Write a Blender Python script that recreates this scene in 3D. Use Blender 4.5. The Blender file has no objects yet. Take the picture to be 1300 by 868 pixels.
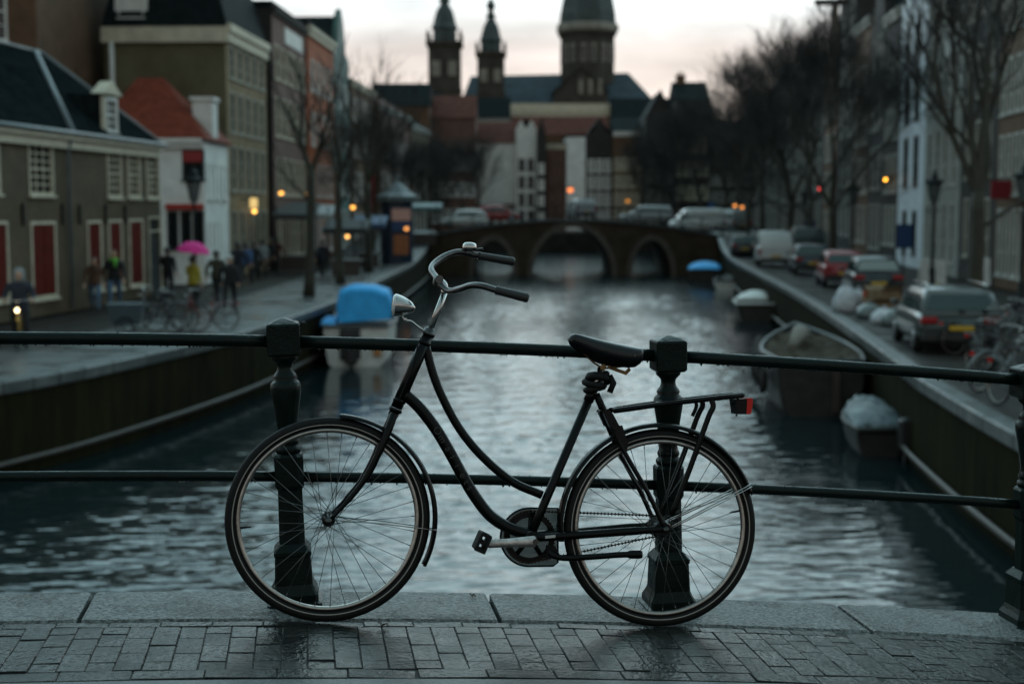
import bpy, bmesh, math, random
import numpy as np
from mathutils import Vector, Matrix, Quaternion

random.seed(7)
rng = np.random.default_rng(7)
SC = bpy.context.scene
COL = SC.collection
PI = math.pi
rad = math.radians

# ------------------------------------------------------------------ camera
F_PX, HORIZON, CAM_Z = 1805.0, 265.0, 1.384
PITCH = math.atan((434.0 - HORIZON) / F_PX)
cam_data = bpy.data.cameras.new('camera')
cam = bpy.data.objects.new('camera', cam_data)
COL.objects.link(cam)
SC.camera = cam
cam.location = (0, 0, CAM_Z)
cam.rotation_euler = (PI / 2 - PITCH, 0, 0)
cam_data.sensor_width = 36.0
cam_data.lens = F_PX / 1300.0 * 36.0
cam_data.clip_start = 0.05
cam_data.clip_end = 3000
cam_data.dof.use_dof = True
cam_data.dof.focus_distance = 4.86
cam_data.dof.aperture_fstop = 2.3
cam_data.dof.aperture_blades = 0

# ------------------------------------------------------------------ sky
SUN_EL, SUN_AZ = 26.0, 6.0            # low sun behind cloud, ahead and a little to the right
world = bpy.data.worlds.new('World')
SC.world = world
world.use_nodes = True
nt = world.node_tree
nt.nodes.clear()
def wn(t, **kw):
    n = nt.nodes.new(t)
    for k, v in kw.items():
        setattr(n, k, v)
    return n
out = wn('ShaderNodeOutputWorld')
sky = wn('ShaderNodeTexSky')
sky.sky_type = 'NISHITA'
sky.sun_disc = False
sky.sun_elevation = rad(SUN_EL)
sky.sun_rotation = rad(SUN_AZ)
sky.air_density = 1.4
sky.dust_density = 2.5
sky.ozone_density = 2.0
bg_sky = wn('ShaderNodeBackground')
bg_sky.inputs['Strength'].default_value = 0.05
nt.links.new(sky.outputs[0], bg_sky.inputs['Color'])
tc = wn('ShaderNodeTexCoord')
sep = wn('ShaderNodeSeparateXYZ')
nt.links.new(tc.outputs['Generated'], sep.inputs[0])
# cloud deck at dusk: pale and warm near the horizon ahead, brighter and bluer above that, dimmer overhead and behind
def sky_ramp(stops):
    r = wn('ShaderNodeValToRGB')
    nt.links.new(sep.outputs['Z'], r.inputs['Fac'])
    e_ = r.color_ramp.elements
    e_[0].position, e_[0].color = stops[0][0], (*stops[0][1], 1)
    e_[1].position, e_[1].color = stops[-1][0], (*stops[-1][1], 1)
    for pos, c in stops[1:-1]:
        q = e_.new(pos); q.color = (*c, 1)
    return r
ramp_f = sky_ramp(((0.0, (0.98, 0.62, 0.43)), (0.045, (0.92, 0.78, 0.70)), (0.11, (0.86, 0.80, 0.78)), (0.20, (1.24, 1.66, 1.78)), (0.40, (0.90, 1.58, 1.78)), (0.70, (0.38, 0.80, 0.91)), (1.0, (0.24, 0.43, 0.48))))  # bright blue middle stops lie above the view, put in to brighten the water
ramp_b = sky_ramp(((0.0, (0.50, 0.47, 0.42)), (0.3, (0.40, 0.45, 0.44)), (1.0, (0.24, 0.43, 0.48))))
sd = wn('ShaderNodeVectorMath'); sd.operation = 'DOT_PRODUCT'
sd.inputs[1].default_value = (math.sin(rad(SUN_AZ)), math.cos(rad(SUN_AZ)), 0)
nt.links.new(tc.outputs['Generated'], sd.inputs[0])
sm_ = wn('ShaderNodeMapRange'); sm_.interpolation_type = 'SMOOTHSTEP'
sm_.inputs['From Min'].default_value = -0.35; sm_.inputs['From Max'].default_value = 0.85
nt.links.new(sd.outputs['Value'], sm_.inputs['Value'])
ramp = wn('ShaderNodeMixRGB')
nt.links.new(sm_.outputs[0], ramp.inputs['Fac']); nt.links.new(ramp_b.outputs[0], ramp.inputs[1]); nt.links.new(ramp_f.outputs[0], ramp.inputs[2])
mp = wn('ShaderNodeMapping')
mp.inputs['Scale'].default_value = (2.6, 2.6, 9.0)
nt.links.new(tc.outputs['Generated'], mp.inputs['Vector'])
noi = wn('ShaderNodeTexNoise')
noi.inputs['Scale'].default_value = 4.4
noi.inputs['Detail'].default_value = 6
noi.inputs['Roughness'].default_value = 0.5
nt.links.new(mp.outputs[0], noi.inputs['Vector'])
cr = wn('ShaderNodeMapRange')
cr.inputs['From Min'].default_value = 0.3
cr.inputs['From Max'].default_value = 0.7
cr.inputs['To Min'].default_value = 0.74
cr.inputs['To Max'].default_value = 1.14
nt.links.new(noi.outputs['Fac'], cr.inputs['Value'])
bg_cloud = wn('ShaderNodeBackground')
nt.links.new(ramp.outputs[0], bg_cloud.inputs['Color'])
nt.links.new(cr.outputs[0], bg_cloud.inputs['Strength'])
mixs = wn('ShaderNodeMixShader')
mixs.inputs['Fac'].default_value = 0.93          # cloud cover
nt.links.new(bg_sky.outputs[0], mixs.inputs[1])
nt.links.new(bg_cloud.outputs[0], mixs.inputs[2])
nt.links.new(mixs.outputs[0], out.inputs['Surface'])

sun_d = bpy.data.lights.new('sun', 'SUN')
sun = bpy.data.objects.new('sun', sun_d)
COL.objects.link(sun)
sun_d.energy = 0.5
sun_d.angle = rad(110)
sun_d.color = (1.0, 0.98, 0.95)
_d = Vector((math.sin(rad(SUN_AZ)) * math.cos(rad(SUN_EL)), math.cos(rad(SUN_AZ)) * math.cos(rad(SUN_EL)), math.sin(rad(SUN_EL))))
sun.rotation_euler = _d.to_track_quat('Z', 'Y').to_euler()

SC.view_settings.view_transform = 'Standard'
SC.view_settings.look = 'None'
SC.view_settings.gamma = 1.0
SC.view_settings.exposure = 0.2
SC.view_settings.use_curve_mapping = False
SC.cycles.use_denoising = True
SC.cycles.max_bounces = 5
SC.cycles.diffuse_bounces = 2
SC.cycles.glossy_bounces = 3
SC.cycles.transmission_bounces = 4
SC.cycles.sample_clamp_indirect = 4.0

# ------------------------------------------------------------------ measuring helpers (photo pixels -> metres)
_fw = Vector((0, math.cos(PITCH), -math.sin(PITCH)))
_up = Vector((0, math.sin(PITCH), math.cos(PITCH)))
CAM = Vector((0, 0, CAM_Z))
def ray(u, v):
    return _fw + Vector(((u - 650.0) / F_PX, 0, 0)) - _up * ((v - 434.0) / F_PX)
def at(u, v, y):                       # point seen at a pixel, at forward distance y
    d = ray(u, v)
    return CAM + d * (y / d.y)
def on_level(u, v, z):                 # point seen at a pixel, on a horizontal level
    d = ray(u, v)
    return CAM + d * ((z - CAM_Z) / d.z)
def on_plane(u, v, o, n):
    d = ray(u, v)
    return CAM + d * ((Vector(o) - CAM).dot(n) / d.dot(n))

QUAY, WATER = -1.8, -3.6

# ------------------------------------------------------------------ materials
MATS = {}
def mat(name, rgb, rough=0.6, metal=0.0, var=0.0, vscale=4.0, bump=0.0, bscale=30.0, coat=0.0, spec=0.5,
        objvar=0.0, rvar=0.0, rscale=3.0, emit=None, estr=0.0, rgb2=None, stretch=None, alpha=None, trans=0.0, sharp=(0.32, 0.68)):
    if name in MATS:
        return MATS[name]
    m = bpy.data.materials.new(name)
    m.use_nodes = True
    t = m.node_tree
    b = t.nodes['Principled BSDF']
    b.inputs['Base Color'].default_value = (*rgb, 1)
    b.inputs['Roughness'].default_value = rough
    b.inputs['Metallic'].default_value = metal
    b.inputs['Specular IOR Level'].default_value = spec
    b.inputs['Coat Weight'].default_value = coat
    b.inputs['Coat Roughness'].default_value = 0.12
    b.inputs['Transmission Weight'].default_value = trans
    if alpha is not None:
        b.inputs['Alpha'].default_value = alpha
    vec = None
    if var or bump or rvar:
        c = t.nodes.new('ShaderNodeTexCoord')
        g = t.nodes.new('ShaderNodeMapping')
        if stretch:
            g.inputs['Scale'].default_value = stretch
        t.links.new(c.outputs['Object'], g.inputs['Vector'])
        oi = t.nodes.new('ShaderNodeObjectInfo')
        ad = t.nodes.new('ShaderNodeVectorMath'); ad.operation = 'ADD'
        mu = t.nodes.new('ShaderNodeMath'); mu.operation = 'MULTIPLY'; mu.inputs[1].default_value = 37.0
        t.links.new(oi.outputs['Random'], mu.inputs[0])
        t.links.new(g.outputs[0], ad.inputs[0]); t.links.new(mu.outputs[0], ad.inputs[1])
        vec = ad.outputs[0]
    col_out = None
    if var or rgb2:
        n = t.nodes.new('ShaderNodeTexNoise')
        n.inputs['Scale'].default_value = vscale
        n.inputs['Detail'].default_value = 6
        n.inputs['Roughness'].default_value = 0.65
        if vec: t.links.new(vec, n.inputs['Vector'])
        r = t.nodes.new('ShaderNodeValToRGB')
        a, z = r.color_ramp.elements
        a.position, z.position = sharp
        c2 = rgb2 if rgb2 else tuple(min(1, x * (1 + var)) for x in rgb)
        c1 = rgb if rgb2 else tuple(x * (1 - var) for x in rgb)
        a.color = (*c1, 1); z.color = (*c2, 1)
        t.links.new(n.outputs['Fac'], r.inputs['Fac'])
        col_out = r.outputs[0]
    if objvar:
        o2 = t.nodes.new('ShaderNodeObjectInfo')
        mr = t.nodes.new('ShaderNodeMapRange')
        mr.inputs['To Min'].default_value = 1 - objvar; mr.inputs['To Max'].default_value = 1 + objvar
        t.links.new(o2.outputs['Random'], mr.inputs['Value'])
        hs = t.nodes.new('ShaderNodeHueSaturation')
        t.links.new(mr.outputs[0], hs.inputs['Value'])
        if col_out: t.links.new(col_out, hs.inputs['Color'])
        else: hs.inputs['Color'].default_value = (*rgb, 1)
        col_out = hs.outputs[0]
    if col_out:
        t.links.new(col_out, b.inputs['Base Color'])
    if rvar:
        n = t.nodes.new('ShaderNodeTexNoise')
        n.inputs['Scale'].default_value = rscale
        n.inputs['Detail'].default_value = 5
        t.links.new(vec, n.inputs['Vector'])
        mr = t.nodes.new('ShaderNodeMapRange')
        mr.inputs['From Min'].default_value = 0.3; mr.inputs['From Max'].default_value = 0.7
        mr.inputs['To Min'].default_value = max(0.02, rough - rvar); mr.inputs['To Max'].default_value = min(1, rough + rvar)
        t.links.new(n.outputs['Fac'], mr.inputs['Value'])
        t.links.new(mr.outputs[0], b.inputs['Roughness'])
    if bump:
        n = t.nodes.new('ShaderNodeTexNoise')
        n.inputs['Scale'].default_value = bscale
        n.inputs['Detail'].default_value = 4
        t.links.new(vec, n.inputs['Vector'])
        bp_ = t.nodes.new('ShaderNodeBump')
        bp_.inputs['Strength'].default_value = bump
        bp_.inputs['Distance'].default_value = 0.02
        t.links.new(n.outputs['Fac'], bp_.inputs['Height'])
        t.links.new(bp_.outputs[0], b.inputs['Normal'])
    if emit:
        b.inputs['Emission Color'].default_value = (*emit, 1)
        b.inputs['Emission Strength'].default_value = estr
    MATS[name] = m
    return m

def brick_mat(name, c1, c2, mortar, scale=1.0, rough=0.75):
    if name in MATS:
        return MATS[name]
    m = bpy.data.materials.new(name)
    m.use_nodes = True
    t = m.node_tree
    b = t.nodes['Principled BSDF']
    b.inputs['Roughness'].default_value = rough
    b.inputs['Specular IOR Level'].default_value = 0.3
    c = t.nodes.new('ShaderNodeTexCoord')
    sp = t.nodes.new('ShaderNodeSeparateXYZ'); cb = t.nodes.new('ShaderNodeCombineXYZ')
    ad = t.nodes.new('ShaderNodeMath'); ad.operation = 'ADD'
    t.links.new(c.outputs['Object'], sp.inputs[0])
    t.links.new(sp.outputs['X'], ad.inputs[0]); t.links.new(sp.outputs['Y'], ad.inputs[1])
    t.links.new(ad.outputs[0], cb.inputs['X']); t.links.new(sp.outputs['Z'], cb.inputs['Y'])
    br = t.nodes.new('ShaderNodeTexBrick')
    br.inputs['Scale'].default_value = scale
    br.inputs['Brick Width'].default_value = 0.22
    br.inputs['Row Height'].default_value = 0.065
    br.inputs['Mortar Size'].default_value = 0.006
    br.inputs['Color1'].default_value = (*c1, 1); br.inputs['Color2'].default_value = (*c2, 1); br.inputs['Mortar'].default_value = (*mortar, 1)
    t.links.new(cb.outputs[0], br.inputs['Vector'])
    n = t.nodes.new('ShaderNodeTexNoise'); n.inputs['Scale'].default_value = 0.9; n.inputs['Detail'].default_value = 7
    n.inputs['Roughness'].default_value = 0.7
    t.links.new(c.outputs['Object'], n.inputs['Vector'])
    mr = t.nodes.new('ShaderNodeMapRange'); mr.inputs['From Min'].default_value = .3; mr.inputs['From Max'].default_value = .7
    mr.inputs['To Min'].default_value = 0.6; mr.inputs['To Max'].default_value = 1.25
    t.links.new(n.outputs['Fac'], mr.inputs['Value'])
    hs = t.nodes.new('ShaderNodeHueSaturation')
    t.links.new(br.outputs['Color'], hs.inputs['Color']); t.links.new(mr.outputs[0], hs.inputs['Value'])
    t.links.new(hs.outputs[0], b.inputs['Base Color'])
    bp_ = t.nodes.new('ShaderNodeBump'); bp_.inputs['Strength'].default_value = 0.3; bp_.inputs['Distance'].default_value = 0.01
    bp_.invert = True
    t.links.new(br.outputs['Fac'], bp_.inputs['Height']); t.links.new(bp_.outputs[0], b.inputs['Normal'])
    MATS[name] = m
    return m

# ------------------------------------------------------------------ mesh helpers
class MB:
    def __init__(s):
        s.v, s.f, s.m, s.sm = [], [], [], []
    def add(s, vs, fs, mi=0, smooth=False):
        o = len(s.v)
        s.v += [tuple(v) for v in vs]
        for f in fs:
            s.f.append(tuple(i + o for i in f)); s.m.append(mi); s.sm.append(smooth)
        return s
    def box(s, x0, x1, y0, y1, z0, z1, mi=0):
        vs = [(x, y, z) for z in (z0, z1) for y in (y0, y1) for x in (x0, x1)]
        return s.add(vs, [(0, 2, 3, 1), (4, 5, 7, 6), (0, 1, 5, 4), (2, 6, 7, 3), (0, 4, 6, 2), (1, 3, 7, 5)], mi)
    def bbox(s, x0, x1, y0, y1, z0, z1, b=0.01, mi=0, top_only=False):
        """box with chamfered edges"""
        rings = []
        def rg(ix, z):
            c = b
            X0, X1, Y0, Y1 = x0 + ix, x1 - ix, y0 + ix, y1 - ix
            return [(X0 + c, Y0, z), (X1 - c, Y0, z), (X1, Y0 + c, z), (X1, Y1 - c, z), (X1 - c, Y1, z), (X0 + c, Y1, z), (X0, Y1 - c, z), (X0, Y0 + c, z)]
        rings = [rg(b if not top_only else 0, z0), rg(0, z0 + (b if not top_only else 1e-4)), rg(0, z1 - b), rg(b, z1)]
        return s.loft(rings, True, True, mi=mi)
    def loft(s, rings, cap0=False, cap1=False, closed=True, mi=0, smooth=False):
        n = len(rings[0])
        vs = [p for r in rings for p in r]
        fs = []
        for i in range(len(rings) - 1):
            for j in range(n if closed else n - 1):
                k = (j + 1) % n
                fs.append((i * n + j, i * n + k, (i + 1) * n + k, (i + 1) * n + j))
        o = len(s.v)
        s.add(vs, fs, mi, smooth)
        if cap0:
            s.f.append(tuple(o + j for j in reversed(range(n)))); s.m.append(mi); s.sm.append(False)
        if cap1:
            b = o + (len(rings) - 1) * n
            s.f.append(tuple(b + j for j in range(n))); s.m.append(mi); s.sm.append(False)
        return s
    def tube(s, pts, r, n=10, cap=True, closed=False, mi=0, smooth=True, flat=None):
        pts = [Vector(p) for p in pts]
        k = len(pts)
        rs = list(r) if hasattr(r, '__len__') else [r] * k
        tang = []
        for i in range(k):
            if closed:
                d = pts[(i + 1) % k] - pts[i - 1]
            else:
                d = pts[min(i + 1, k - 1)] - pts[max(i - 1, 0)]
            tang.append(d.normalized() if d.length > 1e-9 else Vector((0, 0, 1)))
        t0 = tang[0]
        ref = Vector((0, 0, 1)) if abs(t0.z) < 0.9 else Vector((1, 0, 0))
        if flat: ref = Vector(flat[0])
        nrm = (ref - t0 * ref.dot(t0)).normalized()
        rings = []
        for i in range(k):
            if i:
                q = tang[i - 1].rotation_difference(tang[i])
                nrm = (q @ nrm)
                nrm = (nrm - tang[i] * nrm.dot(tang[i])).normalized()
            bn = tang[i].cross(nrm)
            fx, fy = (flat[1], flat[2]) if flat else (1, 1)
            rings.append([pts[i] + (nrm * math.cos(2 * PI * j / n) * fx + bn * math.sin(2 * PI * j / n) * fy) * rs[i] for j in range(n)])
        if closed:
            rings.append(rings[0])
        return s.loft(rings, cap and not closed, cap and not closed, True, mi, smooth)
    def lathe(s, prof, n=24, origin=(0, 0, 0), axis='Z', mi=0, smooth=True, cap=True):
        o = Vector(origin)
        rings = []
        for r, z in prof:
            ring = []
            for j in range(n):
                a = 2 * PI * j / n
                c, d = r * math.cos(a), r * math.sin(a)
                if axis == 'Z': p = (c, d, z)
                elif axis == 'Y': p = (d, z, c)
                else: p = (z, c, d)
                ring.append(o + Vector(p))
            rings.append(ring)
        return s.loft(rings, cap, cap, True, mi, smooth)
    def prism(s, poly, y0, y1, mi=0):
        """polygon in xz extruded along y"""
        n = len(poly)
        vs = [(x, y0, z) for x, z in poly] + [(x, y1, z) for x, z in poly]
        fs = [tuple(range(n)), tuple(reversed(range(n, 2 * n)))]
        fs += [((j + 1) % n, j, n + j, n + (j + 1) % n) for j in range(n)]
        return s.add(vs, fs, mi)
    def ball(s, c, r, n=10, m=6, mi=0, sx=1, sy=1, sz=1):
        prof = []
        rings = []
        for i in range(m + 1):
            a = -PI / 2 + PI * i / m
            rr, z = max(math.cos(a), 0.02) * r, math.sin(a) * r
            rings.append([(c[0] + rr * math.cos(2 * PI * j / n) * sx, c[1] + rr * math.sin(2 * PI * j / n) * sy, c[2] + z * sz) for j in range(n)])
        return s.loft(rings, True, True, True, mi, True)
    def mesh(s, name, mats):
        me = bpy.data.meshes.new(name)
        me.from_pydata(s.v, [], s.f)
        for m in (mats if isinstance(mats, (list, tuple)) else [mats]):
            me.materials.append(m)
        if len(me.polygons) == len(s.m):
            me.polygons.foreach_set('material_index', s.m)
            me.polygons.foreach_set('use_smooth', s.sm)
        bm = bmesh.new(); bm.from_mesh(me)
        bmesh.ops.recalc_face_normals(bm, faces=bm.faces)
        bm.to_mesh(me); bm.free()
        return me
    def build(s, name, mats, parent=None, loc=None, rot=None):
        return link(name, s.mesh(name, mats), parent, loc, rot)

def link(name, data, parent=None, loc=None, rot=None):
    o = bpy.data.objects.new(name, data)
    COL.objects.link(o)
    if parent: o.parent = parent
    if loc is not None: o.location = loc
    if rot is not None: o.rotation_euler = rot
    return o
def empty(name, loc=(0, 0, 0), rz=0.0):
    o = bpy.data.objects.new(name, None)
    o.empty_display_size = 0.2
    COL.objects.link(o)
    o.location = loc; o.rotation_euler = (0, 0, rz)
    return o
def tag(o, label, cat, group=None):
    o['label'] = label; o['category'] = cat
    if group: o['group'] = group
    return o
def structure(o):
    o['kind'] = 'structure'
    return o
def copy_tree(o, parent=None):
    c = o.copy()
    COL.objects.link(c)
    c.parent = parent
    for ch in KIDS.get(o.name, None) or [x for x in o.children]:
        copy_tree(ch, c)
    return c
KIDS = {}
def lerp(a, b, t): return a + (b - a) * t
def bez(p0, p1, p2, p3, n=12):
    out_ = []
    for i in range(n + 1):
        t = i / n
        out_.append(Vector(p0) * (1 - t) ** 3 + Vector(p1) * 3 * t * (1 - t) ** 2 + Vector(p2) * 3 * t * t * (1 - t) + Vector(p3) * t ** 3)
    return out_
def spline(pts, n=6):
    """Catmull-Rom through the points"""
    P_ = [Vector(p) for p in pts]
    P_ = [P_[0] * 2 - P_[1]] + P_ + [P_[-1] * 2 - P_[-2]]
    o = []
    for i in range(1, len(P_) - 2):
        for k in range(n):
            t = k / n
            a, b, c, d = P_[i - 1], P_[i], P_[i + 1], P_[i + 2]
            o.append(0.5 * ((2 * b) + (c - a) * t + (2 * a - 5 * b + 4 * c - d) * t * t + (3 * b - a - 3 * c + d) * t ** 3))
    o.append(P_[-2])
    return o

# ================================================================== palette
M_BLACK = mat('black wet paint', (0.0022, 0.0026, 0.0028), 0.30, coat=0.05, spec=0.14, var=0.3, vscale=25, bump=0.06, bscale=160, rvar=0.12, rscale=18)
M_RUBBER = mat('tyre rubber', (0.007, 0.007, 0.007), 0.62, bump=0.12, bscale=220, spec=0.2)
M_STRIPE = mat('reflective tyre stripe', (0.30, 0.28, 0.25), 0.45)
M_RIM = mat('brushed rim', (0.36, 0.335, 0.31), 0.32, 1.0, var=0.2, vscale=30)
M_SPOKE = mat('spoke steel', (0.10, 0.10, 0.10), 0.4, 0.9)
M_CHROME = mat('chrome', (0.42, 0.41, 0.40), 0.16, 1.0, rvar=0.08, rscale=30)
M_DULLSTEEL = mat('dull steel', (0.075, 0.075, 0.075), 0.30, 1.0, var=0.25, vscale=40)
M_ALLOY = mat('cast alloy', (0.52, 0.49, 0.47), 0.42, 0.9, var=0.25, vscale=60, bump=0.1, bscale=120)
M_BRASS = mat('brass rust', (0.16, 0.10, 0.05), 0.45, 0.9, var=0.4, vscale=50)
M_LEATHER = mat('black leather', (0.006, 0.007, 0.009), 0.33, coat=0.15, spec=.3, bump=0.1, bscale=70)
M_CHAIN = mat('oily chain', (0.05, 0.035, 0.028), 0.45, 0.8)
M_GUARD = mat('smoked chain guard', (0.030, 0.075, 0.066), 0.3, spec=0.3, alpha=0.72)
M_GRIP = mat('rubber grip', (0.012, 0.012, 0.012), 0.5, bump=0.2, bscale=200)
M_REDLENS = mat('red lens', (0.55, 0.018, 0.012), 0.2, spec=0.2)
M_LETTER = mat('worn lettering', (0.018, 0.024, 0.022), 0.5)
M_GREEN = mat('dark green railing paint', (0.0020, 0.0080, 0.0068), 0.38, coat=0.05, spec=0.15, var=0.3, vscale=16, bump=0.14, bscale=90, rvar=0.12, rscale=20)
M_DROP = mat('water droplets', (0.006, 0.016, 0.014), 0.08, spec=0.5)
M_STONE = mat('wet granite kerb', (0.022, 0.027, 0.027), 0.34, rgb2=(0.20, 0.22, 0.22), sharp=(0.38, 0.62), vscale=62, var=0.2, bump=0.9, bscale=90, rvar=0.2, rscale=5, spec=0.36)
M_BRICK = mat('wet paving brick', (0.017, 0.018, 0.0165), 0.25, var=0.45, vscale=9, bump=0.28, bscale=45, objvar=0.5, rvar=0.15, rscale=5, spec=0.11)
M_JOINT = mat('joint sand', (0.020, 0.020, 0.018), 0.7, spec=.2, var=0.4, vscale=40, bump=0.3, bscale=80)
M_ASPHALT = mat('asphalt', (0.045, 0.047, 0.048), 0.45, var=0.25, vscale=60, bump=0.2, bscale=150, rvar=0.15)
M_SLAB = mat('pale gutter slab', (0.07, 0.08, 0.08), 0.35, spec=.2, var=0.2, vscale=30, bump=0.15, bscale=90)
M_BWALL = brick_mat('bridge brick', (0.06, 0.045, 0.035), (0.045, 0.035, 0.03), (0.05, 0.05, 0.045))

# ================================================================== the bridge we stand on
YAW = rad(8.344)
EX = Vector((math.cos(YAW), math.sin(YAW), 0)); EN = Vector((-math.sin(YAW), math.cos(YAW), 0))
B0 = Vector((-0.6307, 4.775, 0))
def deck(s): return -0.030 - 0.045 * s - 0.0105 * s * s
def slope(s): return -0.045 - 0.021 * s
def br(s, t, h=0.0):
    p = B0 + EX * s + EN * t
    return Vector((p.x, p.y, deck(s) + h))
def br_rot(s): return (0, -math.atan(slope(s)), YAW)      # local x follows the deck
S0, S1 = -6.0, 7.5
def strip(name, t0, t1, h, m, s0=S0, s1=S1, thick=None):
    b = MB(); n = 40
    rings = []
    for i in range(n + 1):
        s = lerp(s0, s1, i / n)
        lo = h - (thick or 0.3)
        rings.append([br(s, t0, lo), br(s, t1, lo), br(s, t1, h), br(s, t0, h)])
    b.loft(rings, True, True)
    return structure(b.build(name, m))
KERB_T0, KERB_T1 = 0.012, 0.395
pavement = strip('pavement', -0.585, KERB_T0, -0.0032, M_JOINT)
kerb = strip('kerb', KERB_T0 + 0.004, KERB_T1, -0.03, M_JOINT)
strip('gutter', -0.84, -0.600, 0.002, M_SLAB)
strip('road', -9.0, -0.844, -0.02, M_ASPHALT)
# bridge side towards the water
b = MB(); rings = []
for i in range(41):
    s = lerp(S0, S1, i / 40)
    top, lo = br(s, KERB_T1 - 0.03, -0.31), br(s, KERB_T1 - 0.03, 0); lo.z = -4.2
    tb, lb = br(s, KERB_T1 - 0.55, -0.34), br(s, KERB_T1 - 0.55, 0); lb.z = -4.2
    rings.append([lo, top, tb, lb])
b.loft(rings, True, True)
structure(b.build('bridge_wall', M_BWALL))

# paving bricks: soldier row along the kerb, columns three bricks deep, edge row
BW, BL, BH = 0.0835, 0.170, 0.06
brick_n = [0]
def brick_mesh(w, l):
    key = ('bk', round(w, 3), round(l, 3))
    if key not in MESH:
        b = MB(); g = 0.0012
        b.bbox(-w / 2 + g, w / 2 - g, -l / 2 + g, l / 2 - g, -BH, 0, 0.0022, top_only=True)
        MESH[key] = b.mesh('brick', M_BRICK)
    return MESH[key]
MESH = {}
stuff_b = MB()
def place_brick(s, t, w, l):
    r3 = [random.gauss(0, 1) for _ in range(5)]
    h = 0.0011 * r3[0]
    if -1.4 < s < 2.95:
        o = link('brick', brick_mesh(w, l), pavement, br(s, t, h))
        e = br_rot(s)
        o.rotation_euler = (0.010 * r3[1], e[1] + 0.012 * r3[2], YAW + 0.010 * r3[3])
    else:
        me = brick_mesh(w, l)
        mx = Matrix.Translation(br(s, t, h)) @ Matrix.Rotation(YAW, 4, 'Z') @ Matrix.Rotation(br_rot(s)[1], 4, 'Y')
        stuff_b.add([mx @ v.co for v in me.vertices], [tuple(p.vertices) for p in me.polygons])
s = S0 + 0.1
x = S0
while x < S1 - 0.1:                                        # row beside the kerb, laid along it
    place_brick(x + BL / 2, -0.016, BL, 0.056); x += BL
x = S0 + 0.03
while x < S1 - 0.1:                                        # outer edge row
    place_brick(x + 0.1075, -0.543, 0.215, 0.082); x += 0.215
T_A, T_B = -0.046, -0.500
LC = (T_A - T_B) / 2.75
i = 0
x = S0
while x < S1 - 0.05:
    k = i % 2
    t = T_A
    cuts = [0.75, 1, 1] if k == 0 else [0.45, 0.8, 1.0, 0.5]
    tot = sum(cuts)
    for c in cuts:
        l = c / tot * (T_A - T_B)
        place_brick(x + BW / 2, t - l / 2, BW, l); t -= l
    x += BW; i += 1
o = stuff_b.build('brick_field', M_BRICK, pavement); o['kind'] = 'stuff'

# kerb stones
joints = [-4.0, -2.45, -0.835, 0.600, 1.975, 3.45, 5.0, 6.4]
for a, c in zip(joints[:-1], joints[1:]):
    b = MB(); rings = []
    g = 0.0085
    n = 6
    def sec(s, inset=0.0):
        z = 0.006
        t0, t1 = KERB_T0 + 0.004 + inset, KERB_T1 - inset
        return [br(s, t0, -0.28), br(s, t1, -0.28), br(s, t1, z - 0.014), br(s, t1 - 0.014, z - inset), br(s, t0 + 0.014, z - inset), br(s, t0, z - 0.014)]
    rings.append(sec(a + g, 0.004))
    for k in range(n + 1):
        rings.append(sec(lerp(a + g + 0.012, c - g - 0.012, k / n)))
    rings.append(sec(c - g, 0.004))
    b.loft(rings, True, True)
    b.build('kerb_stone', M_STONE, kerb)
# a lifted stone edge at the middle joint, and bits of litter / leaves on the stones
M_LEAF = mat('dead leaf', (0.05, 0.035, 0.02), 0.6)
for (u, v, r_, lab) in ((487, 794, 0.028, 'curled dead leaf lying on the kerb beside the front tyre'),
                  (600, 757, 0.016, 'small dead leaf at the water edge of the middle kerb stone')):
    d = ray(u, v)
    p = on_plane(u, v, br(0.3 if u < 550 else 0.5, 0.03 if u < 550 else 0.33, 0.008), Vector((0.045, 0, 1)).normalized())
    b = MB()
    n = 7
    pts = [(r_ * 1.6 * (k / n - .5), r_ * .5 * math.sin(PI * k / n), .004 + .006 * math.sin(k * 1.7)) for k in range(n + 1)]
    rings = [[(x, y, z), (x, -y * .8, z + .003), (x, -y * .8, z + .0045), (x, y, z + .0015)] for x, y, z in pts]
    b.loft(rings, True, True)
    o = b.build('dead_leaf', M_LEAF, None, p, (0, 0.05, -0.4))
    tag(o, lab, 'leaf')

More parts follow.
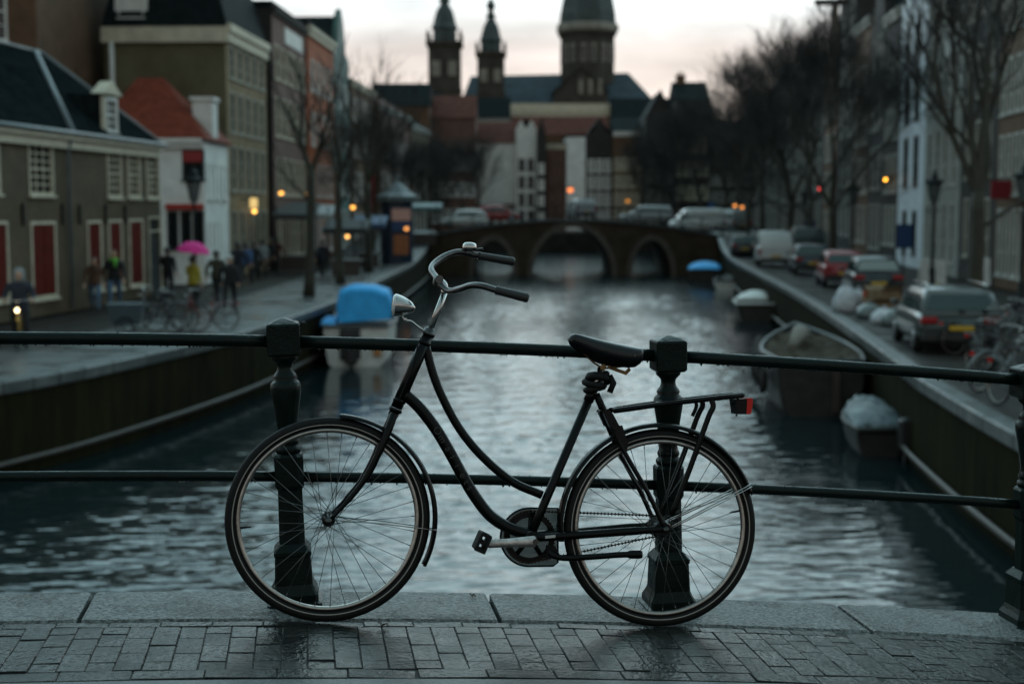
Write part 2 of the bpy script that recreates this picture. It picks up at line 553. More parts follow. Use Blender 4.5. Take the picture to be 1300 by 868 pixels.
# ================================================================== railing
RAIL_T = 0.245
railing = empty('railing', br(1.27, RAIL_T))
tag(railing, 'dark green cast iron bridge railing with turned posts and two wet round rails', 'railing')
rail_base = railing.location.copy()
def rel(p): return Vector(p) - rail_base
POST_S = [-2.87, -1.49, -0.115, 1.265, 2.705, 4.09]
def sq(h, z, c=0.25, n=8):
    k = h * c
    return [(-h + k, -h, z), (h - k, -h, z), (h, -h + k, z), (h, h - k, z), (h - k, h, z), (-h + k, h, z), (-h, h - k, z), (-h, -h + k, z)]
def post_mesh():
    b = MB()
    # plinth (stepped, square)
    b.loft([sq(h, z, .1) for h, z in ((.096, -.02), (.096, .012), (.085, .018), (.084, .04), (.074, .058), (.067, .075), (.0625, .175), (.066, .180), (.066, .193), (.058, .203), (.046, .218))], False, True)
    # octagonal shaft up to the collar block at the lower rail
    b.loft([sq(h, z, .42) for h, z in ((.0455, .215), (.0425, .41), (.0505, .425), (.0515, .53), (.047, .538), (.040, .542))], False, True)
    # turned vase
    b.lathe([(.042, .540), (.046, .548), (.047, .556), (.043, .564), (.036, .568), (.040, .577), (.041, .586), (.036, .596), (.033, .61), (.034, .625), (.039, .665), (.046, .715),
             (.0525, .755), (.0545, .775), (.052, .79), (.044, .798), (.040, .802), (.043, .812), (.038, .822), (.030, .832), (.0265, .845), (.028, .858), (.037, .868), (.044, .874), (.0465, .884), (.045, .892)], 28)
    # square head with a pyramid top
    b.loft([sq(h, z, .06) for h, z in ((.050, .888), (.0575, .896), (.0575, .996), (.054, 1.002), (.030, 1.012), (.006, 1.020))], True, True)
    return b.mesh('post', M_GREEN)
pm_ = post_mesh()
for k, s in enumerate(POST_S):
    o = link('post', pm_, railing, rel(br(s, RAIL_T, 0.006)))
    o.rotation_euler = (0, -0.012 if k % 2 else -0.028, YAW)
drops = MB()
def rail_z(s, which): return (0.912 if which else 0.430) - 0.040 * s - 0.0105 * s * s
for w in (1, 0):
    R = 0.0222 if w else 0.0188
    for a, c in zip(POST_S[:-1], POST_S[1:]):
        b = MB()
        pts = []
        for k in range(9):
            s = lerp(a + 0.028, c - 0.028, k / 8)
            p = br(s, RAIL_T); p.z = rail_z(s, w)
            pts.append(rel(p))
        b.tube(pts, R, 20)
        b.build('rail', M_GREEN, railing)
    nd = 420 if w else 330
    for k in range(nd):
        s = random.uniform(-1.35, 2.6)
        under = random.random() < 0.55
        a_ = random.gauss(-PI / 2, 0.18) if under else random.uniform(0.15 * PI, 1.1 * PI)
        a_ = a_ if not under else a_
        r_ = abs(random.gauss(0.0013, 0.0008)) + 0.0006
        p = br(s, RAIL_T); p.z = rail_z(s, w)
        # angle 0 = towards the camera side, pi/2 = up
        p += (-EN * math.cos(a_) + Vector((0, 0, 1)) * math.sin(a_)) * (R + r_ * (0.55 if under else 0.1))
        drops.ball(rel(p), r_, 6, 4, sz=(1.5 if under else 0.7))
for s in POST_S[2:5]:
    for k in range(90):
        p = br(s, RAIL_T) + EX * random.uniform(-.055, .055) + EN * random.uniform(-.055, .05)
        p.z = deck(s) + 0.006 + 1.003 + 0.013 * (1 - max(abs((p - br(s, RAIL_T)).dot(EX)), abs((p - br(s, RAIL_T)).dot(EN))) / .055)
        drops.ball(rel(p), random.uniform(.0008, .0022), 6, 4, sz=.7)
o = drops.build('droplets', M_DROP, railing); o['kind'] = 'stuff'

# ================================================================== the bicycle
LEAN = rad(6.5)
P_F = br(0.0, 0.0); P_R = br(1.17, 0.0)
bx = (P_R - P_F).normalized()
bz = (Vector((0, 0, 1)) * math.cos(LEAN) + EN * math.sin(LEAN)); bz = (bz - bx * bz.dot(bx)).normalized()
by = bz.cross(bx)
BIKE_O = P_F.copy()
Mbike = Matrix((( bx.x, by.x, bz.x, BIKE_O.x), (bx.y, by.y, bz.y, BIKE_O.y), (bx.z, by.z, bz.z, BIKE_O.z), (0, 0, 0, 1)))
Minv = Mbike.inverted()
def bp(u, v, y=0.0):
    """local bike point for a photo pixel on the plane `y` metres to the far side"""
    return Minv @ on_plane(u, v, BIKE_O + by * y, by)
bike = empty('bicycle')
bike.matrix_world = Mbike
tag(bike, 'black step-through city bicycle leaning against the green railing, in sharp focus', 'bicycle')
R_T = 0.351
HF = bp(417, 655); HR = bp(838.5, 660.5)
HF.z = R_T + 0.002; HR.z = R_T + 0.002
STEER = rad(4)

def ring_pts(c, r, n, y=0.0, a0=0.0, a1=2 * PI, closed=True):
    k = n if closed else n + 1
    return [Vector((c.x + r * math.cos(a0 + (a1 - a0) * i / n), c.y + y, c.z + r * math.sin(a0 + (a1 - a0) * i / n))) for i in range(k)]
def section_ring(c, prof, n=96, mi=0):
    """revolve a closed (r, y) profile about the wheel axle"""
    b = MB()
    rings = []
    for i in range(n + 1):
        a = 2 * PI * i / n
        rings.append([(c.x + r * math.cos(a), c.y + y, c.z + r * math.sin(a)) for r, y in prof])
    b.loft(rings, smooth=True)
    return b
def make_wheel(c, valve_ang, front):
    prof = []
    for r, y in ((.3165, .011), (.3005, .0115), (.2985, .006), (.2975, 0), (.2985, -.006), (.3005, -.0115), (.3165, -.011), (.3150, -.0090), (.309, 0.0), (.3150, .0090)):
        prof.append((r, y))
    rim = section_ring(c, prof).build('wheel', M_RIM, bike)
    prof = []
    for k in range(18):
        a = 2 * PI * k / 18
        rr, yy = .3315 + .0195 * math.cos(a), .0185 * math.sin(a)
        prof.append((rr, yy))
    section_ring(c, prof).build('tyre', M_RUBBER, rim)
    for sgn in (-1, 1):
        a = .0188
        prof = [(.3265, sgn * .0180), (.3230, sgn * .0172), (.3230, sgn * .0178), (.3265, sgn * .0187)]
        section_ring(c, prof).build('tyre_stripe', M_STRIPE, rim)
    # hub
    hb = MB()
    pr = [(.006, -.068), (.012, -.064), (.012, -.052), (.010, -.050), (.022, -.036), (.0225, -.033), (.013, -.028), (.013, .028), (.0225, .033), (.022, .036), (.010, .05), (.012, .052), (.012, .064), (.006, .068)]
    if not front:
        pr = [(.007, -.075), (.013, -.07), (.013, -.056), (.020, -.05), (.031, -.036), (.031, -.032), (.022, -.028), (.022, .028), (.031, .032), (.031, .036), (.03, .05), (.013, .056), (.013, .07), (.007, .075)]
    hb.lathe(pr, 20, c, 'Y')
    hb.build('hub', M_DULLSTEEL, rim)
    r_h = .0215 if front else .030
    for k in range(36):
        side = -1 if k % 2 else 1
        grp = (k // 2) % 2
        a = 2 * PI * (k + .35) / 36
        ah = a + (1 if grp else -1) * 1.15
        p0 = (c.x + r_h * math.cos(ah), side * .0345, c.z + r_h * math.sin(ah))
        p1 = (c.x + .2985 * math.cos(a), side * .003, c.z + .2985 * math.sin(a))
        q = Vector(p0).lerp(Vector(p1), .955)
        sb = MB(); sb.tube([p0, q], .00112, 5); sb.tube([q, p1], .0017, 5)
        sb.build('spoke', M_SPOKE, rim)
    vb = MB()
    d = Vector((math.cos(valve_ang), 0, math.sin(valve_ang)))
    vb.tube([c + d * .30, c + d * .285, c + d * .270, c + d * .262], [.004, .004, .003, .0026], 8)
    vb.build('valve', M_BLACK, rim)
    return rim
fw = make_wheel(HF, rad(187), True)
rw = make_wheel(HR, rad(13), False)

# fork crown and head tube points
def B3(pts, n=6): return spline([bp(*p) for p in pts], n)
fr = MB()
# head tube
h_top, h_bot = bp(544, 424), bp(503, 518)
fr.tube([h_top, h_bot], .0205, 18)
fr.tube([h_top.lerp(h_bot, .10), h_top.lerp(h_bot, .14)], .0225, 18)
fr.tube([h_top.lerp(h_bot, .88), h_top.lerp(h_bot, .92)], .0225, 18)
# lower (thick) down tube
fr.tube(B3([(514, 500), (533, 518), (553, 544), (571, 574), (588, 605), (603, 630), (622, 654), (645, 669), (672, 678)]), .0205, 16)
# upper curved tube
fr.tube(B3([(541, 440), (549, 472), (562, 505), (584, 545), (613, 580), (650, 611), (688, 628)]), .0150, 14)
# seat tube
bb = bp(673, 681)
st_top = bp(751, 499)
fr.tube([st_top, bp(688, 646), bb], [.0165, .0155, .0155], 16)
fr.tube([st_top + (st_top - bb).normalized() * .012, st_top - (st_top - bb).normalized() * .03], .0185, 16)
# bottom bracket shell
fr.lathe([(.020, -.036), (.0225, -.034), (.0225, .034), (.020, .036)], 20, bb, 'Y')
dr = HR.copy()
for sg in (-1, 1):
    # chain stays
    fr.tube(spline([bb + Vector((.012, sg * .022, .0)), bb + Vector((.08, sg * .034, .006)), dr + Vector((-.06, sg * .062, -.004)), dr + Vector((0, sg * .064, 0))], 6), [.0145] * 12 + [.0125] * 7, 12)
    # seat stays, a little bowed
    fr.tube(spline([st_top + Vector((.016, sg * .02, .0)), bp(786, 567) + Vector((0, sg * .045, 0)), bp(818, 625) + Vector((0, sg * .062, 0)), dr + Vector((0, sg * .064, 0))], 5), .0085, 10)
    # drop-outs
    fr.prism([(dr.x - .035, dr.z - .016), (dr.x + .014, dr.z - .018), (dr.x + .020, dr.z + .014), (dr.x - .012, dr.z + .03), (dr.x - .035, dr.z + .012)], sg * .064 - .003, sg * .064 + .003)
fr.tube([bp(762, 522) + Vector((0, -.04, 0)), bp(762, 522) + Vector((0, .04, 0))], .006, 8)
fr.build('frame', M_BLACK, bike)

# fork with blades bending forward to the hub
fk = MB()
cr_ = bp(497, 530)
ax = (h_top - h_bot).normalized()
fk.tube([h_bot - ax * .001, h_bot - ax * .012, h_bot - ax * .014, h_bot - ax * .03], [.024, .024, .018, .018], 16)
for sg in (-1, 1):
    yo = sg * .05
    fk.tube(spline([h_bot - ax * .022 + Vector((0, sg * .012, 0)), bp(493, 542) + Vector((0, sg * .038, 0)), bp(483, 566) + Vector((0, yo, 0)), bp(466, 601) + Vector((0, yo, 0)), bp(446, 628) + Vector((0, yo, 0)), HF + Vector((.008, sg * .055, .006))], 6),
            [.0145] * 8 + [.0138] * 6 + [.0120] * 6 + [.0095] * 6 + [.0075] * 5, 12)
    fk.lathe([(.006, -.005), (.013, -.004), (.013, .004), (.006, .005)], 12, HF + Vector((0, sg * .056, 0)), 'Y')
fk.build('fork', M_BLACK, bike)
for sg in (-1, 1):
    nb = MB(); nb.lathe([(.002, -.009), (.009, -.008), (.0095, 0), (.0095, .006), (.003, .008)], 6, HF + Vector((0, sg * .070, 0)), 'Y'); nb.build('axle_nut', M_DULLSTEEL, fw)
    nb = MB(); nb.lathe([(.002, -.011), (.011, -.009), (.0115, 0), (.0115, .006), (.003, .009)], 6, HR + Vector((0, sg * .078, 0)), 'Y'); nb.build('axle_nut', M_DULLSTEEL, rw)

# headset rings and stem
stem = MB()
stem.tube([h_top - ax * .004, h_top + ax * .006, h_top + ax * .0065, h_top + ax * .018, h_top + ax * .019, h_top + ax * .024], [.0235, .0235, .021, .021, .017, .014], 18)
stem.build('headset', M_DULLSTEEL, bike)
stem = MB()
s_top = bp(566, 368)
stem.tube([h_top + ax * .01, s_top], .0112, 16)
fwd = bp(556, 353) - s_top
stem.tube(spline([s_top - ax * .012, s_top + fwd * .25 + ax * .004, s_top + fwd * .8], 6), [.0125] * 6 + [.0135] * 7, 14)
stem.build('stem', M_CHROME, bike)
# handlebar, swept back and turned a little
hbar = MB()
clampC = bp(557, 355, 0.0)
far = [(557, 356, .0), (552, 350, .05), (547.5, 342, .11), (552, 334, .17), (566, 324.5, .225), (582, 320, .262), (600, 323, .282), (640, 330, .295)]
near = [(557, 356, .0), (562, 363.5, -.02), (571, 369.5, -.06), (585, 366.5, -.14), (598, 362.5, -.20), (612, 363, -.245), (632, 369, -.275), (662, 376.5, -.30)]
farP = spline([bp(*p) for p in far], 8); nearP = spline([bp(*p) for p in near], 8)
hbar.tube(farP, .0112, 14); hbar.tube(nearP, .0112, 14)
hb_o = hbar.build('handlebar', M_DULLSTEEL, bike)
cl = MB()
cl.tube([clampC + Vector((0, -.022, 0)), clampC + Vector((0, .022, 0))], .0145, 16)
cl.tube([bp(553.5, 352, .02), bp(551, 360, .02), bp(556, 366, .02)], .007, 8)
cl.build('clamp', M_DULLSTEEL, hb_o)
for a, c, e in ((bp(607, 324.5, .284), bp(653, 332.5, .298), 1), (bp(630, 368.3, -.272), bp(671, 378.5, -.305), -1)):
    g = MB()
    d = c - a
    rr = []
    pp = []
    for k in range(25):
        t = k / 24
        pp.append(a + d * t)
        rr.append((.0158 if t < .08 else .0138 + .0022 * t + (.0006 if k % 2 else 0)) if t < .97 else .0125)
    g.tube(pp, rr, 18)
    g.build('grip', M_GRIP, hb_o)
bell = MB()
bc = bp(596, 319, .275)
bax = Vector((0.02, 0, 1)).normalized()
bell.lathe([(.006, -.012), (.010, -.010), (.016, -.004), (.0265, .000), (.0275, .004), (.0265, .012), (.0255, .016), (.0235, .019), (.0185, .0225), (.011, .0245), (.003, .025)], 28, bc + Vector((0, 0, .008)))
bell_o = bell.build('bell', M_CHROME, hb_o)
bell = MB()
bell.tube([bc + Vector((.010, -.01, .004)), bc + Vector((.034, -.016, .009)), bc + Vector((.048, -.02, .010))], [.004, .004, .005], 8)
bell.tube([bc + Vector((-.004, 0, .002)), bc + Vector((-.004, 0, -.016))], .012, 10)
bell.build('bell_lever', M_DULLSTEEL, bell_o)

# headlamp: egg-shaped chrome shell facing forward
lamp = MB()
L0, L1 = bp(500, 388), bp(527, 390)
LL = (L1 - L0).length
ld = (L1 - L0).normalized()
rings = []
lu = Vector((-ld.z, 0, ld.x)); lv = Vector((0, 1, 0))
c_f = bp(500.8, 387.2)
for t, r in ((0, .0385), (.03, .0395), (.10, .0390), (.25, .0365), (.42, .0325), (.6, .027), (.76, .0205), (.89, .013), (.97, .006), (1, .001)):
    c = c_f + ld * (LL * t) - lu * (.006 * t * t)
    rings.append([c + (lu * math.cos(2 * PI * j / 28) + lv * math.sin(2 * PI * j / 28)) * r for j in range(28)])
lamp.loft(rings, True, True, smooth=True)
lamp_o = lamp.build('headlamp', M_CHROME, bike)
lens = MB()
rings = []
for t, r in ((0, .0375), (-.05, .036), (-.10, .028), (-.13, .014), (-.14, .002)):
    c = c_f + ld * (LL * t)
    rings.append([c + (lu * math.cos(2 * PI * j / 24) + lv * math.sin(2 * PI * j / 24)) * r for j in range(24)])
lens.loft(rings, False, True, smooth=True)
lens.build('lens', mat('lamp glass', (.5, .52, .52), .08, spec=.6, coat=.3), lamp_o)
brk = MB()
brk.tube(spline([bp(510, 401), bp(514, 407), bp(522, 408), bp(531, 415), bp(540, 421)], 5), .0052, 8, flat=((0, 1, 0), 2.0, .7))
brk.lathe([(.0035, -.018), (.0065, -.017), (.0065, .017), (.0035, .018)], 8, bp(514, 405.5), 'Y')
brk.build('bracket', M_CHROME, lamp_o)

# saddle
sad = MB()
Sn, Sr = bp(725, 428), bp(813, 449)
secs = []
# pixel outline: station -> (top v, bottom v), half width at station
for u, vt, vb, hw in ((723.5, 428.5, 432, .010), (726, 424.5, 437, .018), (731, 423, 441, .024), (740, 424.5, 448, .029), (752, 428, 455, .037), (766, 431.5, 461, .052), (780, 434.5, 465, .070), (793, 437, 467, .083), (802, 438.8, 466, .086), (809, 440.2, 461, .082), (812.5, 441.5, 453, .074)):
    T, Bt = bp(u, vt, -.02), bp(u, vb, -.02)
    x = T.x
    zt, zb = T.z, Bt.z
    ring = []
    for k in range(16):
        a = PI * k / 15
        yy = -hw * math.cos(a)
        zz = zt - (zt - zb) * (1 - math.sin(a) ** .26) if hw > .02 else lerp(zb, zt, math.sin(a) ** .6)
        ring.append(Vector((x, yy, zz)))
    for k in range(14):
        a = PI * (1 - (k + 1) / 15)
        yy = -hw * .9 * math.cos(a)
        zz = (zt - (zt - zb) * (1 - math.sin(a) ** .26)) - .006 - .004 * math.sin(a)
        ring.append(Vector((x, yy, zz)))
    secs.append(ring)
sad.loft(secs, True, True, smooth=True)
sad_o = sad.build('saddle', M_LEATHER, bike)
sp_ = MB()
for sg in (-1, 1):
    sp_.tube(spline([bp(733, 438, sg * .012), bp(748, 455, sg * .02), bp(764, 466, sg * .025), bp(782, 466, sg * .045), bp(795, 459, sg * .06)], 5), .0035, 8)
sp_.tube([bp(795, 458, -.07), bp(800, 462, -.03), bp(800, 462, .03), bp(795, 458, .07)], .004, 8)
sp_.tube([bp(766, 466, -.03), bp(766, 466, .03)], .011, 10)
sp_.prism([(p.x, p.z) for p in (bp(768, 463), bp(791, 471), bp(796, 466), bp(798, 470), bp(792, 476), (bp(770, 468)))], -.036, -.030)
sp_.build('saddle_frame', M_BRASS, sad_o)
for (u, v) in ((733.5, 436.5), (806, 451)):
    rv = MB(); rv.lathe([(.004, -.002), (.0035, .0), (.001, .002)], 10, bp(u, v, -.022 if u < 750 else -.088), 'Y')
    rv.build('rivet', M_DULLSTEEL, sad_o)
pst = MB()
pst.tube([st_top, bp(764, 466)], .0128, 16)
pst.build('seat_post', M_CHROME, bike)
# cable lock wound round the seat post
lk = MB()
ctr0, ctr1 = bp(753, 494), bp(761, 474)
for turn, (t, r_, tilt, thick) in enumerate(((.05, .030, .25, .0115), (.35, .034, -.2, .012), (.62, .036, .3, .0125), (.92, .031, -.15, .0115))):
    c = ctr0.lerp(ctr1, t) + Vector((.004 * (-1) ** turn, 0, 0))
    pts = [c + Vector((r_ * math.cos(2 * PI * k / 20), r_ * math.sin(2 * PI * k / 20), r_ * tilt * math.cos(2 * PI * k / 20 + turn))) for k in range(20)]
    lk.tube(pts, thick, 10, closed=True)
lk.tube([bp(774, 477, -.02), bp(779, 486, -.03), bp(774, 498, -.025)], .011, 10)
lk.build('cable_lock', M_RUBBER, bike)

b = MB()
b.tube(spline([bp(541, 419, -.012), bp(531, 436, -.035), bp(527, 455, -.03), bp(520, 476, -.022), bp(505, 510, -.024)], 5), .0022, 6)
b.build('lamp_cable', M_RUBBER, bike)
# mudguards
def guard(c, r, a0, a1, w, n=60, thick=.0018):
    b = MB(); rings = []
    for i in range(n + 1):
        a = lerp(a0, a1, i / n)
        outer, inner = [], []
        for k in range(9):
            q = -1 + 2 * k / 8
            dr_ = -.010 * q * q - (.004 if abs(q) > .95 else 0)
            outer.append((c.x + (r + dr_) * math.cos(a), q * w, c.z + (r + dr_) * math.sin(a)))
            inner.append((c.x + (r + dr_ - thick) * math.cos(a), q * w * .97, c.z + (r + dr_ - thick) * math.sin(a)))
        rings.append(outer + inner[::-1])
    b.loft(rings, True, True, smooth=True)
    return b
cF = HF + Vector((.012, 0, -.001))
mg = guard(cF, .366, rad(-25), rad(88), .029).build('mudguard', M_BLACK, bike)
b = MB()
for sg in (-1, 1):
    b.tube([HF + Vector((.012, sg * .058, .004)), bp(485, 662.5) + Vector((0, sg * .05, 0)), cF + Vector((.362 * math.cos(rad(-4)), sg * .029, .362 * math.sin(rad(-4))))], .0023, 6)
b.build('mudguard_stay', M_CHROME, mg)
mgr = guard(HR + Vector((-.007, 0, .006)), .366, rad(20), rad(190), .030).build('mudguard', M_BLACK, bike)
b = MB()
for sg in (-1, 1):
    b.tube([HR + Vector((.012, sg * .066, .004)), HR + Vector((.360 * math.cos(rad(27)), sg * .030, .364 * math.sin(rad(27))))], .0023, 6)
    b.tube([HR + Vector((.016, sg * .066, .000)), HR + Vector((.360 * math.cos(rad(25.5)), sg * .030, .364 * math.sin(rad(25.5))))], .0023, 6)
b.build('mudguard_stay', M_CHROME, mgr)

# rear carrier
rk = MB()
for sg in (-1, 1):
    rk.tube(spline([bp(777, 521) + Vector((0, sg * .03, 0)), bp(790, 519) + Vector((0, sg * .05, 0)), bp(840, 512) + Vector((0, sg * .06, 0)), bp(937, 501) + Vector((0, sg * .06, 0))], 4), .0095, 10)
for u, v in ((937, 501), (905, 505), (872, 508.5), (838, 512)):
    rk.tube([bp(u, v) + Vector((0, -.06, 0)), bp(u, v) + Vector((0, .06, 0))], .0062, 8)
rk.tube([bp(800, 518) , bp(937, 501)], .006, 8)
rk_o = rk.build('carrier', M_BLACK, bike)
for sg in (-1, 1):
    b = MB()
    b.tube(spline([bp(897, 507) + Vector((0, sg * .064, 0)), bp(898.5, 516) + Vector((0, sg * .066, 0)), bp(892, 530) + Vector((0, sg * .068, 0)), bp(870, 590) + Vector((0, sg * .07, 0)), bp(846, 652) + Vector((0, sg * .07, 0))], 5), .0078, 8, flat=((0, 1, 0), .7, 1.3))
    b.build('carrier_strut', M_BLACK, rk_o)
b = MB()
b.tube(spline([bp(883, 508, .02), bp(884, 516, .02), bp(879, 528, .02)], 4), .007, 8)
b.build('carrier_strut', M_BLACK, rk_o)

# tail lamp
tl = MB()
a, c = bp(929.5, 506, -.01), bp(946, 525, -.01)
def quad_ring(u0, v0, u1, v1, w0, w1):
    return None
q = [bp(929.5, 506.5), bp(945, 506), bp(944, 525.5), bp(932, 525)]
tl.prism([(p.x, p.z) for p in q], -.035, .035)
tl.tube([bp(937, 503), bp(936, 508)], .006, 8)
tl.tube([bp(926.5, 512), bp(931, 512)], .003, 6)
tl.tube([bp(935, 524), bp(935, 528)], .0035, 6)
tl_o = tl.build('tail_lamp', M_BLACK, bike)
tl = MB()
q = [bp(944.9, 505.2), bp(951, 505), bp(952, 509), bp(950, 523), bp(948.5, 525.5), bp(943.8, 525.4)]
tl.prism([(p.x, p.z) for p in q], -.036, .036)
tl.build('red_lens', M_REDLENS, tl_o)

# ring lock on the seat stays
b = MB()
q = [bp(761, 521), bp(769, 518), (bp(775, 526)), bp(783, 541), bp(779, 546), bp(770, 541)]
b.prism([(p.x, p.z) for p in q], -.052, -.030)
b.prism([(p.x, p.z) for p in q], .030, .052)
rl_c = bp(776, 538); rl_d = (bp(792, 568) - bp(762, 521)).normalized()
b.tube([rl_c + Vector((0, .046 * math.cos(a), 0)) + rl_d * (.062 * math.sin(a) - .01) for a in [rad(-10 + 200 * k / 16) for k in range(17)]], .0075, 8)
q = [bp(776, 541), bp(786, 539), bp(794, 563), bp(791, 572), bp(783, 566)]
b.prism([(p.x, p.z) for p in q], -.050, -.034)
b.build('ring_lock', M_BLACK, bike)

# drive train (chain side away from us)
YC = .048
cg = MB()
pl = []
c0 = bp(672.5, 682, YC)
rg = bp(672.5, 645, YC).z - c0.z
for k in range(25):
    a = rad(90) + rad(180) * k / 24
    pl.append((c0.x + rg * math.cos(a), c0.z + rg * math.sin(a)))
e0, e1, e2 = bp(703, 718.5, YC), bp(709, 714, YC), bp(709, 645, YC)
pl += [(e0.x, e0.z), (e1.x, e1.z), (e2.x, e2.z)]
cg.prism(pl, YC + .012, YC + .018)
cg_o = cg.build('chain_guard', M_GUARD, bike)
b = MB()
b.tube([Vector((x, YC + .012, z)) for x, z in pl], .0034, 6, closed=True)
b.build('guard_edge', M_BLACK, cg_o)
# chain ring: toothed annulus with five arms
b = MB()
n = 46
rings = []
for k in range(n * 2 + 1):
    a = 2 * PI * k / (n * 2)
    ro = .094 if k % 2 else .0885
    ca, sa = math.cos(a), math.sin(a)
    rings.append([(c0.x + .071 * ca, YC - .002, c0.z + .071 * sa), (c0.x + ro * ca, YC - .002, c0.z + ro * sa), (c0.x + ro * ca, YC + .002, c0.z + ro * sa), (c0.x + .071 * ca, YC + .002, c0.z + .071 * sa)])
b.loft(rings)
for k in range(5):
    a = 2 * PI * k / 5 + .3
    b.tube([c0, c0 + Vector((.074 * math.cos(a), 0, .074 * math.sin(a)))], .008, 6, flat=((0, 1, 0), .4, 1.2))
b.build('chain_ring', M_BLACK, bike)
# sprocket and chain
sc = HR + Vector((0, YC, 0))
b = MB(); b.lathe([(.012, -.003), (.036, -.003), (.037, 0), (.036, .003), (.012, .003)], 20, sc, 'Y'); b.build('sprocket', M_DULLSTEEL, bike)
ch = MB()
cc = bp(673, 681, YC)
def chain_run(p, q):
    p, q = Vector(p), Vector(q)
    L = (q - p).length; nn = int(L / .0127)
    d = (q - p).normalized()
    for k in range(nn):
        m_ = p + d * (k + .5) * L / nn
        ch.tube([m_ - d * .0062, m_ - d * .003, m_ + d * .003, m_ + d * .0062], [.0066, .0024, .0024, .0066], 6)
chain_run(cc + Vector((0, 0, .0915)), sc + Vector((-.002, 0, .037)))
chain_run(cc + Vector((0, 0, -.0915)), sc + Vector((-.002, 0, -.037)))
for k in range(40):
    a = rad(90) + PI * k / 40
    ch.ball((cc.x + .092 * math.cos(a), YC, cc.z + .092 * math.sin(a)), .0045, 6, 4)
for k in range(9):
    a = rad(-90) + PI * k / 9
    ch.ball((sc.x + .037 * math.cos(a), YC, sc.z + .037 * math.sin(a)), .0045, 6, 4)
ch.build('chain', M_CHAIN, bike)
# cranks and pedals
def crank(p0, p1, y0, y1):
    b = MB()
    a0 = Vector((p0.x, y0, p0.z)); a1 = Vector((p1.x, y1, p1.z))
    d = a1 - a0
    b.tube([a0 - d * .04, a0, a0 + d * .06, a0 + d * .5, a1, a1 + d * .035], [.013, .0200, .0195, .0155, .0145, .010], 14, flat=((0, 1, 0), .62, 1.0))
    return b
ca0, ca1 = bp(675, 684.5), bp(617, 687)
co = crank(ca0, ca1, -.058, -.072).build('crank', M_ALLOY, bike)
b = MB(); b.lathe([(.010, -.004), (.010, .0), (.004, .001)], 16, (ca0.x + .002, -.0695, ca0.z), 'Y'); b.build('crank_bolt', M_DULLSTEEL, co)
def pedal(c, y0, y1, par, ang):
    b = MB()
    mx = Matrix.Translation(c) @ Matrix.Rotation(ang, 4, 'Y')
    t = MB()
    t.bbox(-.032, .032, y0, y1, .010, .0205, .003)
    t.bbox(-.032, .032, y0, y1, -.0205, -.010, .003)
    t.bbox(-.034, -.026, y0, y0 + (.012 if y1 > y0 else -.012), -.0205, .0205, .002) if y1 > y0 else None
    yy = (min(y0, y1), max(y0, y1))
    for x in (-.026, 0, .026):
        t.box(x - .006, x + .006, yy[0] + .004, yy[0] + .012, -.011, .011); t.box(x - .006, x + .006, yy[1] - .012, yy[1] - .004, -.011, .011)
    t.tube([(0, yy[0], 0), (0, yy[1], 0)], .009, 10)
    b.add([mx @ Vector(v) for v in t.v], t.f)
    b.build('pedal', M_RUBBER, par)
b_c = bp(611.5, 687, -.115)
pedal(Vector((b_c.x, 0, b_c.z)), -.165, -.080, co, rad(-68))
cf1 = bb + (bb - Vector((ca1.x, bb.y, ca1.z)))
co2 = crank(bb, cf1, .058, .072).build('crank', M_ALLOY, bike)
pedal(Vector((cf1.x, 0, cf1.z)), .080, .165, co2, rad(-20))
# kick stand folded back
b = MB()
b.tube(spline([bp(694, 698, -.03), bp(702, 704, -.05), bp(716, 708, -.062), bp(750, 706.5, -.068), bp(784, 704, -.072), bp(800, 703.5, -.074), bp(815, 703.5, -.075)], 4), [.013] * 6 + [.0110] * 10 + [.0112] * 4 + [.0155] * 4 + [.013], 10)
b.prism([(p.x, p.z) for p in (bp(691, 690), bp(701, 690), bp(708, 702), bp(704, 707), bp(691, 706))], -.050, -.030)
b.build('kick_stand', M_BLACK, bike)
# makers plate and lettering on the tubes
b = MB()
p0, p1 = bp(692, 681.5, -.046), bp(705, 680.3, -.046)
b.prism([(p0.x, p0.z - .0045), (p1.x, p1.z - .0045), (p1.x, p1.z + .005), (p0.x, p0.z + .005)], -.0492, -.0462)
b.build('frame_sticker', mat('white sticker', (.45, .45, .43), .4), bike)
# letters set along the down tube
def glyph_mesh(ch_, size):
    cu = bpy.data.curves.new('letter', 'FONT')
    cu.body = ch_; cu.size = size; cu.extrude = .0006; cu.align_x = 'CENTER'; cu.align_y = 'CENTER'
    t = bpy.data.objects.new('tmp', cu); COL.objects.link(t)
    dg = bpy.context.evaluated_depsgraph_get(); dg.update()
    me = bpy.data.meshes.new_from_object(t.evaluated_get(dg))
    bpy.data.objects.remove(t)
    me.materials.clear(); me.materials.append(M_LETTER)
    return me
lp = B3([(553, 544), (571, 574), (588, 605), (601, 627)], 12)
word = 'Omafiets'
frame_o = [o for o in bike.children if o.name.startswith('frame') and 'sticker' not in o.name][0]
for k, c in enumerate(word):
    t = (k + .3) / len(word)
    idx = int(t * (len(lp) - 2))
    p = lp[idx]; d = (lp[min(idx + 2, len(lp) - 1)] - lp[max(idx - 2, 0)]).normalized()
    me = glyph_mesh(c, .036)
    o = link('letter', me, frame_o)
    # letter x axis along the tube, facing the near side
    xa = d; za = Vector((0, -1, 0)); ya = za.cross(xa)
    o.matrix_local = Matrix(((xa.x, ya.x, za.x, p.x), (xa.y, ya.y, za.y, p.y - .0206), (xa.z, ya.z, za.z, p.z), (0, 0, 0, 1)))

